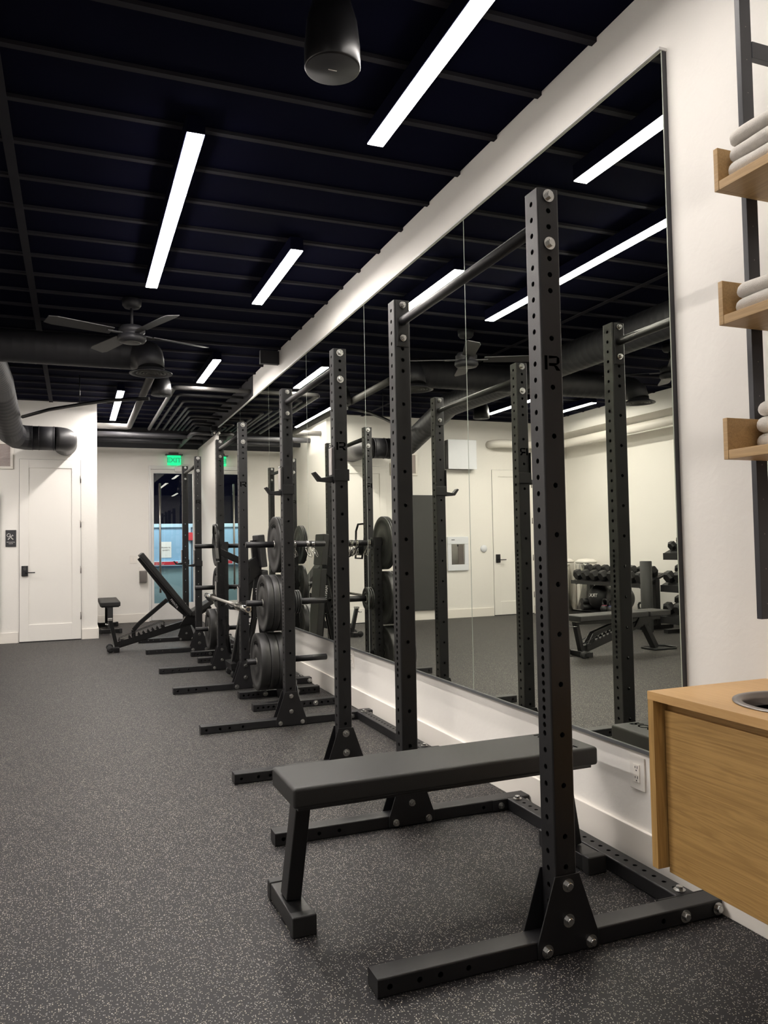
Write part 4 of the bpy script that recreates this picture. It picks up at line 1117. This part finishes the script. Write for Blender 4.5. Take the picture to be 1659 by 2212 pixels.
def towel_mb(x0, x1, y0, y1, z0, z1):
    # softly rounded slab: rounded-rectangle plan, bulging side profile
    m = MB(); h = z1-z0; prof = []
    for j in range(9):
        a = -PI/2+PI*j/8; prof.append((1-math.cos(a), (math.sin(a)+1)/2))
    def ring(inset, z):
        r = max(.028-inset*.4, .012); P = []
        for cx, cy, a0 in ((x0+inset+r, y0+inset+r, PI), (x1-inset-r, y0+inset+r, 1.5*PI), (x1-inset-r, y1-inset-r, 0), (x0+inset+r, y1-inset-r, .5*PI)):
            for j in range(5):
                a = a0+PI/2*j/4; P.append((cx+r*math.cos(a), cy+r*math.sin(a)))
        # subdivide and wobble
        out = []
        n = len(P)
        for i in range(n):
            a, b = P[i], P[(i+1) % n]; L = math.hypot(b[0]-a[0], b[1]-a[1]); k = max(1, int(L/.03))
            for j in range(k):
                t_ = j/k; x = a[0]+(b[0]-a[0])*t_; y = a[1]+(b[1]-a[1])*t_
                out.append((x, y))
        return [Vector((x, y, z+.0016*math.sin(y*37+x*19+z0*90)*((z-z0)/h))) for x, y in out]
    base = None; rings = []
    for ins, zf in prof: rings.append(ring(ins*h*.45, z0+h*zf))
    n = min(len(r) for r in rings)
    n0 = len(rings[4])
    # resample rings to the same count
    def res(r, k):
        L = [0]; 
        for i in range(len(r)): L.append(L[-1]+(r[(i+1) % len(r)]-r[i]).length)
        T = L[-1]; out = []; idx = 0
        for i in range(k):
            s_ = T*i/k
            while L[idx+1] < s_: idx += 1
            f = (s_-L[idx])/max(L[idx+1]-L[idx], 1e-9); out.append(r[idx].lerp(r[(idx+1) % len(r)], f))
        return out
    K = 64; vs = []
    for r in rings: vs += res(r, K)
    fs = [(i*K+j, i*K+(j+1) % K, (i+1)*K+(j+1) % K, (i+1)*K+j) for i in range(8) for j in range(K)]
    m.add(vs, fs, True)
    m.f.append(tuple(range(K-1, -1, -1))); m.sm.append(True); m.mi.append(0)
    m.f.append(tuple(8*K+j for j in range(K))); m.sm.append(True); m.mi.append(0)
    return m
shelf_unit()

# ------------------------------------------------------------------ dumbbell racks on the left wall (seen in the mirror)
def hex_bell():
    # axis along x, centre at origin
    t = thing('dumbbell', '', 'dumbbell', (0,0,0), 'hex dumbbells')
    obj('handle', MB().tube([(-.07, 0, 0), (-.03, 0, 0), (0, 0, 0), (.03, 0, 0), (.07, 0, 0)], [.013, .016, .0175, .016, .013], 14), M['chrome'], t)
    for s_ in (-1, 1):
        m = MB().lathe([(.062, .058*s_), (.084, .070*s_), (.086, .138*s_), (.064, .163*s_)], (0,0,0), 'x', 6, smooth=False)
        if s_ < 0: m = flip(m)
        obj('hex_head', m, M['rubber'], t)
    return t
hb = hex_bell(); hb_used = [False]
def put_bell(loc, tilt, label, group, sc=1.0):
    if not hb_used[0]:
        hb.location = loc; hb.rotation_euler = (0, tilt, 0); hb['label'] = label; hb['group'] = group; hb_used[0] = True
    else:
        c = dup(hb, loc, label, group, rot=(0, tilt, 0)); c.scale = (sc, sc, sc)
WORD = ['first', 'second', 'third', 'fourth', 'fifth', 'sixth', 'seventh', 'eighth', 'ninth', 'tenth']
def rack_a():
    y0, y1 = 8.80, 10.46; xf, xb = -3.30, -3.86
    t = thing('dumbbell_rack', 'low black dumbbell rack with a full tray and kettlebells below, by the left wall', 'dumbbell rack', ((xf+xb)/2, (y0+y1)/2, 0), 'dumbbell racks')
    m = MB()
    m.beam((xf, y0, .60), (xf, y1, .60), .008, .055, up=(0,0,1)); m.prism([(xf, y0, .60), (xb+.12, y0, .76), (xb+.12, y0, .768), (xf, y0, .608)], (0,1,0), y1-y0)
    obj('dumbbell_tray', m, M['rack'], t)
    obj('lower_tray', MB().box((xf-.52, y0, .150), (xf, y1, .165)).box((xf-.01, y0, .12), (xf, y1, .165)), M['rack'], t)
    for y in (y0+.08, y1-.08):
        obj('rack_upright', MB().box((xb+.22, y-.038, 0.03), (xb+.296, y+.038, .68)), M['rack'], t, bevel=.003)
        obj('rack_foot', B((xb, y-.038, 0), (xf+.02, y+.038, .05)), M['rack'], t, bevel=.003)
        obj('tray_arm', MB().beam((xb+.15, y, .735), (xf-.03, y, .585), .05, .05), M['rack'], t)
        obj('tray_arm', B((xb+.1, y-.03, .10), (xf-.02, y+.03, .149)), M['rack'], t)
    tilt = -math.atan2(.16, .44)
    for i in range(8):
        y = y1-.10-.208*i
        cx = xf-.165; cz = .60+.16*(.165/.44)+.008+.0855
        put_bell((cx, y, cz), -tilt, 'black hex dumbbell with chrome handle on the low rack, %s from its far end' % WORD[i], 'dumbbells on the low rack')
rack_a()
def rack_b():
    y0, y1 = 6.80, 8.48; xf, xb = -3.34, -3.98
    t = thing('dumbbell_rack', 'tall three tier black dumbbell rack at the right edge of the mirror', 'dumbbell rack', ((xf+xb)/2, (y0+y1)/2, 0), 'dumbbell racks')
    tiers = [(xf+.02, .17, 'lowest'), (xf-.0, .585, 'middle'), (xf-.06, 1.01, 'top')]
    for y in (y0+.12, y1-.12):
        obj('rack_upright', B((xf-.38, y-.038, .05), (xf-.304, y+.038, 1.10)), M['rack'], t, bevel=.003)
        obj('rack_foot', B((xb, y-.038, 0), (xf+.04, y+.038, .05)), M['rack'], t, bevel=.003)
    for x, z, nm in tiers:
        m = MB(); m.beam((x, y0, z), (x, y1, z), .008, .09, up=(0,0,1))
        m.prism([(x, y0, z+.03), (x-.38, y0, z+.20), (x-.38, y0, z+.208), (x, y0, z+.038)], (0,1,0), y1-y0)
        obj('dumbbell_tray', m, M['rack'], t)
        sc = .74 if nm == 'top' else 1.0
        for i in range(5 if nm == 'top' else 4):
            y = y1-.10*sc-.200*sc*i
            put_bell((x-.165, y, z+.03+.17*(.165/.38)+.008+.0875*sc), math.atan2(.17, .38), 'black hex dumbbell on the %s tray of the tall rack, %s from its far end' % (nm, WORD[i]), 'dumbbells on the tall rack', sc)
rack_b()
def ball(x, y, z, r, label, txt):
    t = thing('exercise_ball', label, 'exercise ball', (x, y, z-r), 'exercise balls under the low rack')
    m = MB().lathe([(r*math.sin(PI*i/24)+ (0.00001 if i in (0, 24) else 0), -r*math.cos(PI*i/24)) for i in range(25)], (x, y, z), 'z', 40)
    obj('ball_skin', m, M['rubber'], t)
    if txt:
        d = Vector((1, -.30, .18)).normalized(); xd = Vector((0,0,1)).cross(d).normalized(); up = d.cross(xd)
        text_mesh(txt, .075, frame(Vector((x, y, z))+d*(r+.001), xd, up), M['signw'], 'ball_lettering', t, .001)
ball(-3.56, 10.05, .372, .205, 'black exercise ball with white lettering under the low dumbbell rack', 'TRX')
ball(-3.58, 9.63, .372, .205, 'plain black exercise ball under the low dumbbell rack, beside the lettered one', None)
def kettle():
    t = thing('kettlebell', '', 'kettlebell', (0,0,0), 'kettlebells under the low rack')
    obj('bell', MB().lathe([(.045, 0), (.062, .012), (.075, .045), (.073, .075), (.055, .105), (.03, .118), (0, .12)], (0,0,0), 'z', 28), M['rubber'], t)
    pts = [(0, -.030, .098), (0, -.060, .130), (0, -.062, .165), (0, -.042, .190), (0, 0, .197), (0, .042, .190), (0, .062, .165), (0, .060, .130), (0, .030, .098)]
    obj('bell_handle', MB().tube(pts, .015, 12), M['rubber'], t)
    return t
kt = kettle()
cols = [(.55, .08, .16), (.06, .10, .42), (.20, .20, .20), (.35, .30, .10)]
for i, (y, nm) in enumerate([(9.735, 'red'), (9.575, 'blue'), (8.93, 'plain'), (8.76, 'yellow')]):
    lb = 'black kettlebell with %s on the lower tray of the low rack' % (nm + ' band' if nm != 'plain' else 'no coloured band')
    k_ = kt if i == 0 else dup(kt, (0,0,0), lb)
    k_.location = (-3.385, y, .166); k_['label'] = lb
for i, k_ in enumerate([o for o in COL.objects if o.name.startswith('kettlebell') and o.parent is None]):
    if i == 2: continue
    bd = obj('colour_band', MB().lathe([(.0405, .112), (.052, .108), (.0525, .104), (.04, .108)], (0,0,0), 'z', 24, caps=False), mat('band_colour_%d' % i, cols[i], .5), k_, local=True)
for i, (z, lb) in enumerate([(.166+.045, 'black rolled exercise mat, lower of two beside the ball'), (.166+.136, 'black rolled exercise mat, upper of two beside the ball')]):
    m = MB().tube([(-3.38, 10.31, z), (-3.80, 10.31, z)], .045, 20)
    o = obj('rolled_mat', m, M['rubber']); tag(o, lb, 'exercise mat', 'rolled mats on the low rack'); origin(o, (-3.58, 10.31, z-.045))
o = obj('foam_roller', MB().lathe([(.07, 0), (.078, .006), (.078, .945), (.07, .95)], (-3.205, 8.60, 0), 'z', 32), M['greyd'])
tag(o, 'tall dark grey foam roller standing between the two dumbbell racks', 'foam roller'); origin(o, (-3.205, 8.60, 0))
def bins(x, y, lb):
    t = thing('steel_bin', lb, 'bin', (x, y, 0), 'steel bins in the corner')
    obj('bin_body', MB().lathe([(.165, 0), (.17, .01), (.17, .86), (.165, .875)], (x, y, 0), 'z', 40), M['chrome'], t)
    obj('bin_lid', MB().lathe([(.172, .875), (.172, .90), (.12, .935), (0, .945)], (x, y, 0), 'z', 40), M['white'], t)
bins(-3.85, 11.45, 'shiny steel bin in the corner behind the dumbbells, beside the service door')
bins(-3.92, 10.92, 'shiny steel bin in the corner, between the other bin and the low dumbbell rack')
